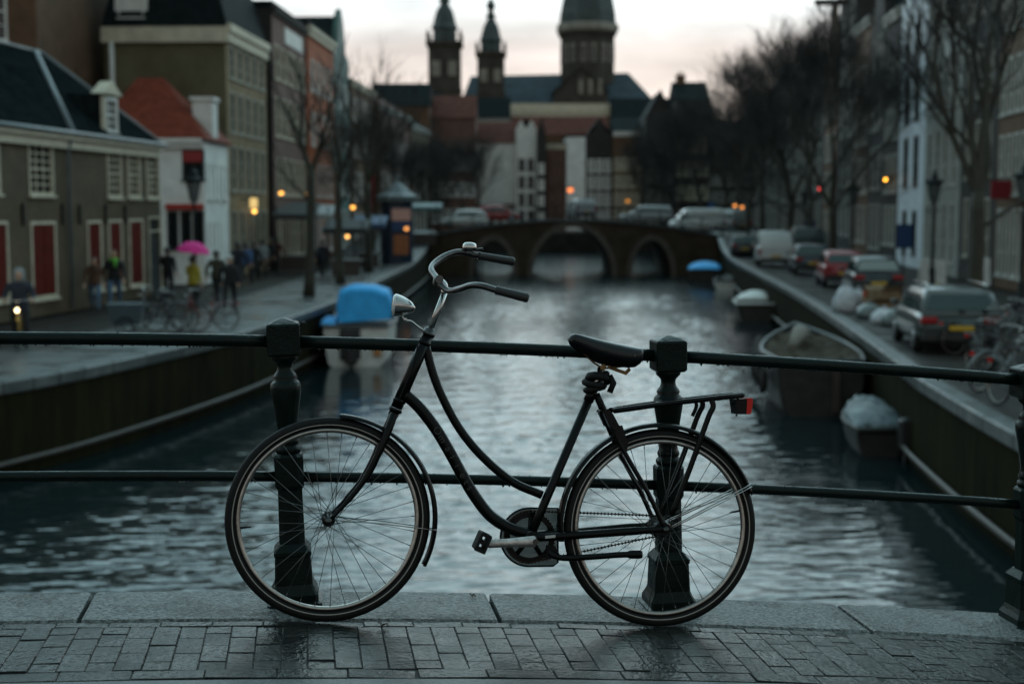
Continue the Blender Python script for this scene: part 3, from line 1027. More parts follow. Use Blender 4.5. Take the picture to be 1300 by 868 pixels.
# ================================================================== canal, quays, far bridge
M_COPING = mat('quay coping stone', (0.085, 0.095, 0.095), 0.42, spec=.3, var=0.3, vscale=3, rvar=0.15, objvar=0.2)
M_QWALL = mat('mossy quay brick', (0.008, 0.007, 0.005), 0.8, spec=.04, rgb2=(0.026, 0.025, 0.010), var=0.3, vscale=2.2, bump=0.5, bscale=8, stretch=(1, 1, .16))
M_STREET = mat('wet brick street', (0.032, 0.028, 0.025), 0.55, var=0.35, vscale=1.1, bump=0.3, bscale=20, rvar=0.18, rscale=0.8, spec=.07)
M_QPAVE = mat('wet quay paving', (0.075, 0.082, 0.084), 0.34, var=0.35, vscale=0.9, bump=0.2, bscale=18, rvar=0.16, rscale=0.7)
M_TIMBER = mat('wet timber', (0.045, 0.035, 0.028), 0.5, var=0.3, vscale=6)

LEFT = [(-17.0, 10, QUAY), (-13.2, 18, QUAY), (-10.9, 22.5, QUAY), (-9.4, 26, QUAY), (-8.35, 29.5, QUAY), (-7.05, 36.3, QUAY), (-6.5, 42.5, QUAY), (-6.1, 50.8, QUAY), (-5.95, 66, QUAY), (-5.85, 84, QUAY), (-5.9, 97, -1.35), (-6.1, 108, -0.45), (-6.3, 118, -0.45), (-6.6, 130, -1.2), (-7.0, 160, -1.3)]
RIGHT = [(6.7, 6, QUAY), (6.95, 13, QUAY), (7.17, 20, QUAY), (7.63, 26, QUAY), (8.0, 29.1, QUAY), (9.36, 40.4, QUAY), (10.95, 55.7, QUAY), (12.6, 75.5, QUAY), (13.9, 90, QUAY), (14.8, 100, -1.45), (15.4, 108, -0.5), (15.6, 118, -0.5), (15.9, 130, -1.2), (17.0, 160, -1.3)]
def resample(pl, step):
    out_ = []
    for a, c in zip(pl[:-1], pl[1:]):
        a, c = Vector(a), Vector(c)
        n = max(1, int(round((c - a).length / step)))
        out_ += [a.lerp(c, k / n) for k in range(n)]
    out_.append(Vector(pl[-1]))
    return out_
def smooth_pl(pl): return [tuple(p) for p in spline(pl, 4)]
def make_quay(pl, side, tag_):
    pts = smooth_pl(pl)
    W = 500 * side
    # street sheet: quay strip then roadway
    def sheet(name, off0, off1, dz, m):
        b = MB(); rings = []
        for x, y, z in pts:
            x1 = x + side * off1 if off1 < 400 else W
            rings.append([(x + side * off0, y, z + dz), (x1, y, z + dz)])
        b.loft(rings, closed=False)
        return structure(b.build(name, m))
    strip_w = 3.6 if side < 0 else 2.2
    sheet('quay_' + tag_, 0.55 if side < 0 else 0.30, strip_w + .1, 0.0, M_QPAVE if side < 0 else M_STREET)
    sheet('street_' + tag_, strip_w, 500, -0.06, M_STREET)
    # kerb between
    b = MB(); rings = []
    for x, y, z in pts:
        a = x + side * strip_w
        rings.append([(a, y, z - .1), (a + side * .15, y, z - .1), (a + side * .15, y, z + .012), (a, y, z + .012)])
    b.loft(rings)
    structure(b.build('kerb_' + tag_, M_COPING))
    # wall
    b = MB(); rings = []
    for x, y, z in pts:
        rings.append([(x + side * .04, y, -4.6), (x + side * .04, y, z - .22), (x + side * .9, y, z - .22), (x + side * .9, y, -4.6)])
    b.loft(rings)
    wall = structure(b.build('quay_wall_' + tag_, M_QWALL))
    # coping stones
    cs = resample(pts, 1.25)
    for p, q in zip(cs[:-1], cs[1:]):
        d = q - p
        if p.y < 16 or p.y > 112: continue
        L = math.hypot(d.x, d.y)
        key = ('cop', round(L, 1), side)
        if key not in MESH:
            b = MB(); lo, hi = (-.04, .34) if side > 0 else (-.60, .04)
            b.bbox(0.006, round(L, 1) + .09, -hi, -lo, -.24, .02, .03)
            MESH[key] = b.mesh('coping_stone', M_COPING)
        o = link('coping_stone', MESH[key], wall, p)
        o.rotation_euler = (0, -math.atan2(d.z, L), math.atan2(d.y, d.x))
        o.scale = (L / (round(L, 1) + .09), 1, 1)
    # timber fender beam just above the water
    b = MB()
    b.tube([(x - side * .10, y, WATER + .30) for x, y, z in pts], .06, 6)
    b.build('fender_beam', M_TIMBER, wall)
    return wall
make_quay(LEFT, -1, 'left')
make_quay(RIGHT, 1, 'right')

# canal bed, an unseen sheet added under everything to block sky light from below
b = MB(); b.add([(-1400, -1400, -4.75), (1400, -1400, -4.75), (1400, 1400, -4.75), (-1400, 1400, -4.75)], [(0, 1, 2, 3)])
structure(b.build('terrain', M_STREET))
# ground beyond the canal
b = MB()
b.add([(-700, 160, -1.3), (700, 160, -1.3), (700, 1400, -1.3), (-700, 1400, -1.3)], [(0, 1, 2, 3)])
b.add([(-700, 160, -4.6), (700, 160, -4.6), (700, 160, -1.3), (-700, 160, -1.3)], [(0, 1, 2, 3)])
structure(b.build('ground', M_STREET))

# water: wind ripples as real geometry, finer ones in the bump
def water():
    xs = np.arange(-14, 19.01, 0.10)
    ys = [15.0]
    while ys[-1] < 170:
        ys.append(ys[-1] + 0.024 + 0.0015 * (ys[-1] - 15))
    ys = np.array(ys)
    DY = np.gradient(ys)[:, None]
    X, Y = np.meshgrid(xs, ys)
    H = np.zeros_like(X)
    r = np.random.default_rng(3)
    tot = 0.0; res = np.zeros((len(ys), 1))
    for k in range(120):
        lam = 0.11 * (0.5 / 0.11) ** r.random() if k < 75 else 0.45 * (1.6 / 0.45) ** r.random()
        th = r.normal(PI / 2 + .10, 0.48)
        sl = r.uniform(.5, 1.3) * (0.0275 if k < 75 else 0.0115)       # slope of this wave
        amp = sl * lam / (2 * PI)
        kk = 2 * PI / lam
        ph = r.random() * 2 * PI
        a = kk * (X * math.cos(th) + Y * math.sin(th)) + ph + 0.8 * np.sin(X * .23 + Y * .11 + k)
        att = np.clip(lam / (2.0 * DY) - .4, 0, 1)
        H += amp * (np.sin(a) + 0.25 * np.sin(2 * a + .5)) * att
        tot += sl * sl; res += sl * sl * att * att
    unres = np.broadcast_to(np.sqrt(np.clip(1 - res / tot, 0, 1)), X.shape)     # ripples too fine for the mesh act as gloss
    patch = 0.75 + 0.35 * np.sin(X * .31 + 1.2 * np.sin(Y * .13)) * np.sin(Y * .17 + 0.8)
    fade = np.clip((170 - Y) / 120, 0.3, 1)
    lx = np.interp(ys, [p[1] for p in LEFT], [p[0] for p in LEFT])[:, None]
    rx = np.interp(ys, [p[1] for p in RIGHT], [p[0] for p in RIGHT])[:, None]
    wl = np.interp(ys, [16, 22, 30, 45], [10.5, 9.0, 6.5, 4.4])[:, None]
    edge = np.minimum((X - lx) / wl, (rx - X) / 4.0)
    calm = np.clip(edge - .08, 0, 1)                # sheltered water by the walls lies calmer
    calm = 0.20 + 0.80 * calm * calm * (3 - 2 * calm)
    H *= patch * fade * calm
    nx, ny = len(xs), len(ys)
    co = np.stack([X, Y, WATER + H], -1).reshape(-1, 3)
    idx = np.arange(nx * ny).reshape(ny, nx)
    q = np.stack([idx[:-1, :-1], idx[:-1, 1:], idx[1:, 1:], idx[1:, :-1]], -1).reshape(-1, 4)
    me = bpy.data.meshes.new('water')
    me.vertices.add(len(co)); me.vertices.foreach_set('co', co.ravel())
    me.loops.add(q.size); me.loops.foreach_set('vertex_index', q.ravel())
    me.polygons.add(len(q)); me.polygons.foreach_set('loop_start', np.arange(0, q.size, 4)); me.polygons.foreach_set('loop_total', np.full(len(q), 4))
    me.polygons.foreach_set('use_smooth', np.ones(len(q), bool))
    me.update()
    au_ = me.attributes.new('fine', 'FLOAT', 'POINT'); au_.data.foreach_set('value', (calm * unres).astype(np.float32).ravel())
    at_ = me.attributes.new('ripple', 'FLOAT', 'POINT'); at_.data.foreach_set('value', calm.astype(np.float32).ravel())
    return me
M_WATER = mat('canal water', (0.008, 0.017, 0.019), 0.12, spec=0.62, bump=0.7, bscale=6.5, stretch=(.5, 1.25, 1), var=0.01)
M_WATER.node_tree.nodes['Principled BSDF'].inputs['IOR'].default_value = 1.33
_t = M_WATER.node_tree
_at = _t.nodes.new('ShaderNodeAttribute'); _at.attribute_name = 'ripple'
_mb = _t.nodes.new('ShaderNodeMath'); _mb.operation = 'MULTIPLY'; _mb.inputs[1].default_value = 0.45
_t.links.new(_at.outputs['Fac'], _mb.inputs[0])
_bn = [n for n in _t.nodes if n.type == 'BUMP'][0]; _t.links.new(_mb.outputs[0], _bn.inputs['Strength'])
_mr = _t.nodes.new('ShaderNodeMath'); _mr.operation = 'MULTIPLY_ADD'; _mr.inputs[1].default_value = 0.17; _mr.inputs[2].default_value = 0.035
_au = _t.nodes.new('ShaderNodeAttribute'); _au.attribute_name = 'fine'
_t.links.new(_au.outputs['Fac'], _mr.inputs[0]); _t.links.new(_mr.outputs[0], _t.nodes['Principled BSDF'].inputs['Roughness'])
wm = water(); wm.materials.append(M_WATER)
structure(link('water', wm))

# ------------------------------------------------------------------ far arched bridge
M_FBRICK = mat('far bridge brick', (0.055, 0.039, 0.027), 0.75, spec=.15, var=0.35, vscale=.8, bump=.2, bscale=6)
M_FSTONE = mat('far bridge stone', (0.085, 0.068, 0.052), 0.6, var=0.3, vscale=1.5)
FB0, FB1 = 106.0, 117.0
ARCH = [(4.5, 2.95, 0.02), (10.4, 1.45, -0.95), (-1.4, 1.45, -0.95)]
def fb_top(x): return 0.55 - 0.0100 * (x - 4.5) ** 2
def soffit(x):
    for c, h, cr2 in ARCH:
        if abs(x - c) < h:
            return WATER - .05 + (cr2 - WATER + .05) * math.sqrt(max(0, 1 - ((x - c) / h) ** 2))
    return -4.6
fb = empty('arched_bridge', (4.5, FB0, WATER))
tag(fb, 'low brick canal bridge with three arches spanning the far end of the water', 'bridge')
def frel(p): return (p[0] - 4.5, p[1] - FB0, p[2] - WATER)
b = MB()
xs = sorted(set([round(-8.5 + .25 * k, 3) for k in range(104)] + [c + s_ * h * f for c, h, _ in ARCH for s_ in (-1, 1) for f in (1.0, .99, .96, .9, .8, .65, .45, .2, 0)]))
rings = []
for x in xs:
    lo, hi = soffit(x), fb_top(x)
    rings.append([frel((x, FB0, lo)), frel((x, FB0, hi)), frel((x, FB1, hi)), frel((x, FB1, lo))])
b.loft(rings, True, True)
b.build('bridge_body', M_FBRICK, fb)
for c, h, cr2 in ARCH:
    b = MB(); rings = []
    for k in range(33):
        a = PI * k / 32
        H_ = cr2 - WATER
        def pt(g): return (c + (h + g) * math.cos(a), WATER + (H_ + g) * math.sin(a))
        (x0, z0), (x1, z1) = pt(0.0), pt(.42)
        rings.append([frel((x0, FB0 - .06, z0)), frel((x1, FB0 - .06, z1)), frel((x1, FB0 + .02, z1)), frel((x0, FB0 + .02, z0))])
    b.loft(rings, True, True)
    b.build('arch_ring', M_FSTONE, fb)
b = MB(); rings = []
for k in range(53):
    x = -8.4 + 25.4 * k / 52
    z = fb_top(x)
    rings.append([frel((x, FB0 - .18, z - .12)), frel((x, FB0 + .35, z - .12)), frel((x, FB0 + .35, z + .10)), frel((x, FB0 - .18, z + .10))])
b.loft(rings, True, True)
b.build('bridge_coping', M_COPING, fb)
pb = MB(); pb.lathe([(.07, 0), (.07, .12), (.04, .16), (.04, .8), (.07, .86), (.07, 1.0), (.02, 1.05)], 8)
pme = pb.mesh('railing_post', M_GREEN)
for k in range(17):
    x = -7.6 + 1.55 * k
    link('railing_post', pme, fb, frel((x, FB0 + .1, fb_top(x) + .1)))
for hh in (.5, .95):
    b = MB()
    b.tube([frel((-8 + 25 * k / 40, FB0 + .1, fb_top(-8 + 25 * k / 40) + .1 + hh)) for k in range(41)], .03, 6)
    b.build('bridge_rail', M_GREEN, fb)

# ================================================================== buildings
M_CREAM = mat('cream paint', (0.58, 0.52, 0.40), 0.6, spec=.15, var=0.2, vscale=2)
M_WHITEP = mat('white paint', (0.72, 0.71, 0.67), 0.55, spec=.15, var=0.15, vscale=2)
M_DULLTILE = mat('dull old roof tile', (0.115, 0.045, 0.034), 0.75, var=.35, vscale=1.5, spec=.06)
M_GLASS = mat('dark window glass', (0.012, 0.016, 0.018), 0.06, spec=0.6, objvar=0.3)
M_SLATE = mat('wet slate', (0.013, 0.018, 0.019), 0.65, var=0.4, vscale=2.5, bump=.3, bscale=9, spec=.05)
M_REDTILE = mat('red roof tile', (0.175, 0.042, 0.025), 0.7, var=0.3, vscale=3, bump=.4, bscale=10, spec=.06)
M_OXRED = mat('oxblood shutter paint', (0.105, 0.012, 0.007), 0.6, var=.25, vscale=5, spec=.08)
M_DARKWOOD = mat('dark door paint', (0.018, 0.022, 0.022), 0.35)
M_TAN = mat('tan stone', (0.27, 0.20, 0.12), 0.75, spec=.1, var=.25, vscale=2)
M_OLIVE = mat('olive render', (0.11, 0.095, 0.058), 0.8, spec=.05, rgb2=(0.17, 0.15, 0.095), var=.3, vscale=.7)
M_LEAD = mat('lead flashing', (0.14, 0.165, 0.175), 0.4, var=.2, vscale=4)
BR_DARK = brick_mat('dark house brick', (0.112, 0.080, 0.043), (0.082, 0.058, 0.032), (0.12, 0.095, 0.062))
M_TILES = brick_mat('dark roof tiles', (0.016, 0.023, 0.025), (0.010, 0.014, 0.015), (0.005, 0.006, 0.006), 0.55)
BR_BROWN = brick_mat('brown brick', (0.150, 0.078, 0.040), (0.115, 0.060, 0.032), (0.12, 0.08, 0.055))
BR_PURPLE = brick_mat('purple brown brick', (0.185, 0.092, 0.070), (0.145, 0.075, 0.058), (0.16, 0.11, 0.09))
BR_ORANGE = brick_mat('orange brick', (0.46, 0.105, 0.030), (0.38, 0.085, 0.028), (0.25, 0.11, 0.06))
BR_BLACK = brick_mat('near black brick', (0.0428, 0.0375, 0.0338), (0.0338, 0.0307, 0.0285), (0.0450, 0.0428, 0.0398))
M_TEAL = mat('teal painted wall', (0.045, 0.115, 0.10), 0.6, var=.25, vscale=1.5)
M_BLUEWHITE = mat('blue white stucco', (0.72, 0.77, 0.82), 0.6, spec=.15, var=.15, vscale=1.5)
M_GREYST = mat('grey stucco', (0.30, 0.31, 0.28), 0.65, var=.25, vscale=1.2)
M_WARMGLASS = mat('lit window', (0.3, 0.2, 0.1), 0.2, emit=(1.0, 0.62, 0.25), estr=0.5)

def facade_xz(A, B, z0, u, v):
    """pixel -> (distance along facade A->B, height above z0)"""
    A2, B2 = Vector((A[0], A[1], 0)), Vector((B[0], B[1], 0))
    d = (B2 - A2).normalized()
    n = Vector((-d.y, d.x, 0))
    p = on_plane(u, v, A2, n)
    return (p - A2).dot(d), p.z - z0

M_WHITEWALL = mat('white rendered wall', (0.82, 0.81, 0.77), 0.6, spec=.1, var=.15, vscale=1.2)
M_AGED = mat('aged grey sash', (0.38, 0.365, 0.31), 0.6, spec=.1, var=.2, vscale=2)
M_TILES.node_tree.nodes['Principled BSDF'].inputs['Specular IOR Level'].default_value = 0.0
M_SLATE.node_tree.nodes['Principled BSDF'].inputs['Specular IOR Level'].default_value = 0.02
FRAME = (.09, .035)
def win_mesh(w, h, cols, rows, m, f=.09, mt=.035):
    f, mt = FRAME
    key = ('win', round(w, 2), round(h, 2), cols, rows, m.name, f)
    if key in MESH: return MESH[key]
    b = MB()
    # frame sits in the opening, 5 cm in front of the glass; local origin = bottom left at wall face, -y outward
    y0, y1 = -.03, .10
    b.box(0, f, y0, y1, 0, h); b.box(w - f, w, y0, y1, 0, h)
    b.box(f, w - f, y0, y1, 0, f); b.box(f, w - f, y0, y1, h - f, h)
    for k in range(1, cols):
        x = f + (w - 2 * f) * k / cols
        b.box(x - mt / 2, x + mt / 2, .02, .095, f, h - f)
    for k in range(1, rows):
        z = f + (h - 2 * f) * k / rows
        t = mt * (1.7 if k == rows // 2 else 1) / 2
        b.box(f, w - f, .021, .094, z - t, z + t)
    b.box(-.06, w + .06, -.10, .04, -.07, -.001)                  # sill
    MESH[key] = b.mesh('window', m)
    return MESH[key]
def pane_mesh(w, h, m, f=.09):
    f = FRAME[0]
    key = ('pane', round(w, 2), round(h, 2), m.name, f)
    if key in MESH: return MESH[key]
    b = MB(); b.box(f - .01, w - f + .01, .06, .075, f - .01, h - f + .01)
    MESH[key] = b.mesh('pane', m)
    return MESH[key]
def add_window(par, x, z, w, h, cols=2, rows=3, m=None, gm=None, y=0.0):
    o = link('window', win_mesh(w, h, cols, rows, m or M_WHITEP), par, (x, y, z))
    link('pane', pane_mesh(w, h, gm or M_GLASS), o)
    return o
def shutter_mesh(w, h):
    key = ('shut', round(w, 2), round(h, 2))
    if key not in MESH:
        b = MB()
        for k in (0, 1):
            x0 = .08 + k * (w - .16) / 2
            b.bbox(x0 + .006, x0 + (w - .16) / 2 - .006, .005, .045, .09, h - .09, .006)
            for z0, z1 in ((.2, h * .47), (h * .53, h - .2)):
                b.bbox(x0 + .09, x0 + (w - .16) / 2 - .09, -.008, .01, z0, z1, .006)
        MESH[key] = b.mesh('shutter', M_OXRED)
    return MESH[key]

def wall_mesh(W, H, D, holes, mf, ms, top=None):
    """box W x D x H, facade (y=0, facing -y) with real openings; holes = (x0,x1,z0,z1); top = gable polygon above H (x,z)"""
    b = MB()
    xs = sorted(set([0, W] + [q for h in holes for q in h[:2]]))
    zs = sorted(set([0, H] + [q for h in holes for q in h[2:]]))
    for i in range(len(xs) - 1):
        for j in range(len(zs) - 1):
            cx, cz = (xs[i] + xs[i + 1]) / 2, (zs[j] + zs[j + 1]) / 2
            if any(h[0] < cx < h[1] and h[2] < cz < h[3] for h in holes): continue
            b.add([(xs[i], 0, zs[j]), (xs[i + 1], 0, zs[j]), (xs[i + 1], 0, zs[j + 1]), (xs[i], 0, zs[j + 1])], [(0, 1, 2, 3)])
    r = .16
    for x0, x1, z0, z1 in holes:
        b.add([(x0, 0, z0), (x1, 0, z0), (x1, 0, z1), (x0, 0, z1), (x0, r, z0), (x1, r, z0), (x1, r, z1), (x0, r, z1)],
              [(0, 4, 5, 1), (1, 5, 6, 2), (2, 6, 7, 3), (3, 7, 4, 0), (4, 7, 6, 5)])
    b.add([(0, 0, 0), (0, D, 0), (0, D, H), (0, 0, H), (W, 0, 0), (W, D, 0), (W, D, H), (W, 0, H)],
          [(0, 1, 2, 3), (4, 7, 6, 5), (1, 5, 6, 2), (3, 2, 6, 7)], 1)
    if top:
        b.prism(top, 0.0, .35)
    me = bpy.data.meshes.new('wall')
    me.from_pydata(b.v, [], b.f)
    me.materials.append(mf); me.materials.append(ms)
    me.polygons.foreach_set('material_index', b.m)
    bm = bmesh.new(); bm.from_mesh(me)
    bmesh.ops.remove_doubles(bm, verts=bm.verts, dist=1e-4)
    bmesh.ops.recalc_face_normals(bm, faces=bm.faces)
    bm.to_mesh(me); bm.free()
    return me

def house(label, A, B, z0, H, D, mf, ms=None, rows=(), roof=None, cornice=None, gable=None, name='canal_house', door=None, wm=None, extra=None, cat='house', chimney=None, group=None):
    A2, B2 = Vector((A[0], A[1], 0)), Vector((B[0], B[1], 0))
    d = B2 - A2; W = d.length
    root = empty(name, (A[0], A[1], z0), math.atan2(d.y, d.x))
    tag(root, label, cat, group)
    ms = ms or mf
    holes, wins = [], []
    for (zb, h, n, ww, c, r_) in rows:
        gap = (W - n * ww) / (n + 1)
        for k in range(n):
            x = gap + k * (ww + gap)
            wins.append((x, zb, ww, h, c, r_, 'w'))
    for e in (extra or []):
        wins.append(e)
    if door:
        dx, dw, dh = door
        wins.append((dx, 0.02, dw, dh, 1, 1, 'd'))
    for x, z, w, h, c, r_, k in wins:
        holes.append((round(x, 3), round(x + w, 3), round(z, 3), round(z + h, 3)))
    top = None
    if gable:
        top = [(x * W, H + z) for x, z in gable]
    link('wall', wall_mesh(W, H, D, holes, mf, ms, top), root)
    for x, z, w, h, c, r_, k in wins:
        if k == 'w': add_window(root, x, z, w, h, c, r_, wm or M_WHITEP)
        elif k == 'lit': add_window(root, x, z, w, h, c, r_, wm or M_WHITEP, M_WARMGLASS)
        elif k == 's':
            o = link('window', win_mesh(w, h, 1, 1, wm or M_WHITEP), root, (x, 0, z))
            link('shutter', shutter_mesh(w, h), o)
        elif k == 'd':
            b = MB(); b.bbox(.06, w - .06, .03, .08, .0, h - .55, .01)
            for q in (0, 1):
                b.bbox(.16, w - .16, .01, .035, .25 + q * (h - 1.0) / 2, .15 + (q + 1) * (h - 1.0) / 2, .01)
            o = b.build('door', M_DARKWOOD, root, (x, 0, z))
            b = MB(); b.box(0, .06, -.03, .1, 0, h); b.box(w - .06, w, -.03, .1, 0, h); b.box(.06, w - .06, -.03, .1, h - .06, h); b.box(.06, w - .06, -.03, .1, h - .55, h - .49)
            b.build('door_frame', wm or M_WHITEP, o)
            b = MB(); b.box(.06, w - .06, .04, .055, h - .49, h - .06); b.build('fanlight', M_GLASS, o)
            b = MB(); b.box(.0, w, -.45, -.02, -.02, .14); b.build('doorstep', M_COPING, o)
    if cornice:
        ch_, cm = cornice
        b = MB()
        b.box(-.02, W + .02, -.28, -.002, H - ch_ * .35, H + ch_ * .15); b.box(-.02, W + .02, -.16, -.002, H - ch_, H - ch_ * .35 - .003)
        b.build('cornice', cm, root)
    if roof:
        kind = roof[0]; rh, rm = roof[1], roof[2]
        b = MB(); ov = .25
        if kind == 'hip':
            hp = roof[3] if len(roof) > 3 else (.5, .5)
            e = [(-ov, -ov, H + .01), (W + ov, -ov, H + .01), (W + ov, D + ov, H + .01), (-ov, D + ov, H + .01)]
            t = [(D * hp[0], D / 2, H + rh), (W - D * hp[1], D / 2, H + rh)]
            b.add(e + t, [(0, 1, 5, 4), (1, 2, 5), (2, 3, 4, 5), (3, 0, 4), (3, 2, 1, 0)])
        elif kind == 'ridge':      # ridge along the facade
            b.add([(-.05, -ov, H + .01), (W + .05, -ov, H + .01), (W + .05, D + ov, H + .01), (-.05, D + ov, H + .01), (-.05, D / 2, H + rh), (W + .05, D / 2, H + rh)],
                  [(0, 1, 5, 4), (2, 3, 4, 5), (0, 4, 3), (1, 2, 5), (3, 2, 1, 0)])
        elif kind == 'gable':      # ridge runs back from the facade
            b.add([(-.05, .36, H + .01), (W + .05, .36, H + .01), (W / 2, .36, H + rh), (-.05, D, H + .01), (W + .05, D, H + .01), (W / 2, D, H + rh)],
                  [(0, 1, 2), (3, 5, 4), (0, 2, 5, 3), (1, 4, 5, 2), (0, 3, 4, 1)])
        elif kind == 'mansard':
            b.add([(-.1, -.1, H + .01), (W + .1, -.1, H + .01), (W + .1, D + .1, H + .01), (-.1, D + .1, H + .01), (.7, .9, H + rh), (W - .7, .9, H + rh), (W - .7, D - .7, H + rh), (.7, D - .7, H + rh)],
                  [(0, 1, 5, 4), (1, 2, 6, 5), (2, 3, 7, 6), (3, 0, 4, 7), (4, 5, 6, 7), (3, 2, 1, 0)])
        elif kind == 'flat':
            b.box(-.04, W + .04, -.04, D + .04, H + .005, H + rh)
        ro = b.build('roof', rm, root)
        for (cx, cy, cw, chh) in (chimney or []):
            b = MB(); zb = H + .3
            b.box(cx - cw / 2, cx + cw / 2, cy - cw / 2, cy + cw / 2, zb, zb + chh); b.box(cx - cw / 2 - .08, cx + cw / 2 + .08, cy - cw / 2 - .08, cy + cw / 2 + .08, zb + chh, zb + chh + .18)
            for q in (-.2, .2): b.lathe([(.12, zb + chh + .18), (.10, zb + chh + .6), (.08, zb + chh + .6)], 8, (cx + q * cw, cy, 0))
            b.build('chimney', BR_BROWN, ro)
    return root

# ---- 1: long dark brick house with red shutters (near left)
A1, B1 = (-15.15, 31.4), (-13.0, 52.3)
ex1 = []
def pix_win(A, B, z0, u0, v0, u1, v1, c, r_, k):
    xa, zt = facade_xz(A, B, z0, u0, v0); xb, _ = facade_xz(A, B, z0, u1, v0)
    _, zb = facade_xz(A, B, z0, (u0 + u1) / 2, v1); _, zt = facade_xz(A, B, z0, (u0 + u1) / 2, v0)
    return (xa, zb, xb - xa, zt - zb, c, r_, k)
for u0, v0, u1, v1, c, r_, k in ((35, 181, 66, 248, 3, 6, 'w'), (135, 190, 153, 251, 3, 6, 'w'), (161, 193, 177, 251, 3, 6, 'w'), (185, 196, 201, 252, 3, 6, 'w'), (-40, 176, -2, 246, 3, 6, 'w'),
                              (38, 281, 70, 379, 1, 1, 's'), (110, 280, 128, 369, 1, 1, 's'), (137, 279, 154, 367, 1, 1, 's'), (163, 278, 181, 363, 1, 1, 's'), (-35, 281, 9, 385, 1, 1, 's')):
    ex1.append(pix_win(A1, B1, QUAY, u0, v0, u1, v1, c, r_, k))
xd0, zd = facade_xz(A1, B1, QUAY, 188, 276); xd1, _ = facade_xz(A1, B1, QUAY, 204, 276)
h1 = house('long dark brick house with oxblood red shutters and a slate hipped roof on the quay', A1, B1, QUAY, 5.45, 6.4, BR_DARK,
           rows=(), roof=('hip', 3.1, M_TILES, (.5, .36)), cornice=(.42, M_CREAM), door=(xd0, xd1 - xd0, zd), wm=M_CREAM, extra=ex1, name='brick_house')
W1 = (Vector(B1) - Vector(A1)).length
b = MB()       # lead strip from the ridge to the eaves
xe, _ = facade_xz(A1, B1, QUAY, 82, 155)
b.tube([(xe, -.28, 5.50), (W1 - 6.4 * .36 - .6, 3.15, 8.58)], .09, 6)
b.tube([(W1 + .24, -.24, 5.50), (W1 - 6.4 * .36, 3.2, 8.60)], .06, 6)
b.tube([(2.9, 3.2, 8.6), (W1 - 6.4 * .36, 3.2, 8.60)], .06, 6)
b.build('roof_flashing', M_LEAD, h1)
for u in (28, 78, 100, 133, 158):          # wall anchors
    xa, za_ = facade_xz(A1, B1, QUAY, u, 272)
    b = MB(); b.box(xa - .04, xa + .04, -.07, -.004, za_ - .32, za_ + .32); b.box(xa - .10, xa + .10, -.06, -.005, za_ - .03, za_ + .03)
    b.build('wall_anchor', M_DARKWOOD, h1)
xa, _ = facade_xz(A1, B1, QUAY, 85, 300)
b = MB(); b.tube([(xa, -.12, .1), (xa, -.12, 5.0), (xa, -.25, 5.3)], .055, 8); b.build('drain_pipe', M_LEAD, h1)
b = MB(); b.tube([(-.2, -.33, 5.50), (W1 + .2, -.33, 5.50)], .07, 8); b.build('gutter', M_LEAD, h1)
xd, _ = facade_xz(A1, B1, QUAY, 137, 150); xe2, _ = facade_xz(A1, B1, QUAY, 151, 150)
dm = MB()      # dormer
dm.box(xd, xe2 + .3, .25, 1.7, 5.6, 7.0)
do = dm.build('dormer', M_SLATE, h1)
dm = MB(); dm.prism([(xd - .2, 7.0), (xe2 + .5, 7.0), ((xd + xe2) / 2 + .15, 7.45)], .05, .5); dm.box(xd - .02, xd + .12, .15, .24, 5.6, 6.99); dm.box(xe2 + .18, xe2 + .32, .15, .24, 5.6, 6.99); dm.build('dormer_pediment', M_CREAM, do)
o = add_window(h1, xd + .15, 5.75, xe2 - xd, 1.15, 2, 4, M_WHITEP, y=.13)

# ---- 2: white house with red tiled roof
A2_, B2_ = (-17.6, 60.0), (-12.95, 60.0)
ex2 = [pix_win(A2_, B2_, QUAY, 231, 190, 259, 228, 2, 2, 'w'), pix_win(A2_, B2_, QUAY, 212, 268, 226, 316, 1, 1, 'w'), pix_win(A2_, B2_, QUAY, 229, 268, 243, 316, 1, 1, 'w'), pix_win(A2_, B2_, QUAY, 246, 268, 259, 316, 1, 1, 'w')]
h2 = house('small white rendered house with a red tiled roof behind the lamp post', A2_, B2_, QUAY, 6.05, 5.3, M_WHITEWALL, rows=(), roof=('hip', 2.8, M_REDTILE, (.25, .42)), cornice=(.35, M_WHITEP), extra=ex2, name='white_house', wm=M_DARKWOOD)
x0, z0_ = facade_xz(A2_, B2_, QUAY, 211, 266); x1, z1_ = facade_xz(A2_, B2_, QUAY, 259, 259)
b = MB(); b.box(x0, x1, -.18, -.003, z0_, z1_); b.build('shop_fascia', mat('red fascia', (.42, .035, .025), .4), h2)
x0, z0_ = facade_xz(A2_, B2_, QUAY, 233, 206); x1, z1_ = facade_xz(A2_, B2_, QUAY, 257, 192)
b = MB(); b.box(x0, x1, -.10, -.05, z0_, z1_); b.build('window_blind', mat('red blind', (.30, .025, .025), .6), h2)
for k, (y0, zz, hh) in enumerate(((.7, 3.6, 1.5), (2.3, 3.6, 1.5), (3.9, 3.6, 1.5), (.7, .5, 2.1), (2.3, .5, 2.1))):
    o = add_window(h2, 4.65, zz, 1.0, hh, 2, 2, M_WHITEP)
    o.rotation_euler = (0, 0, PI / 2); o.location = (4.66, y0, zz)
b = MB(); b.box(3.9, 4.75, 1.6, 2.7, 6.2, 7.8); b.box(3.8, 4.85, 1.5, 2.8, 7.8, 7.95); b.build('dormer', M_WHITEP, h2)

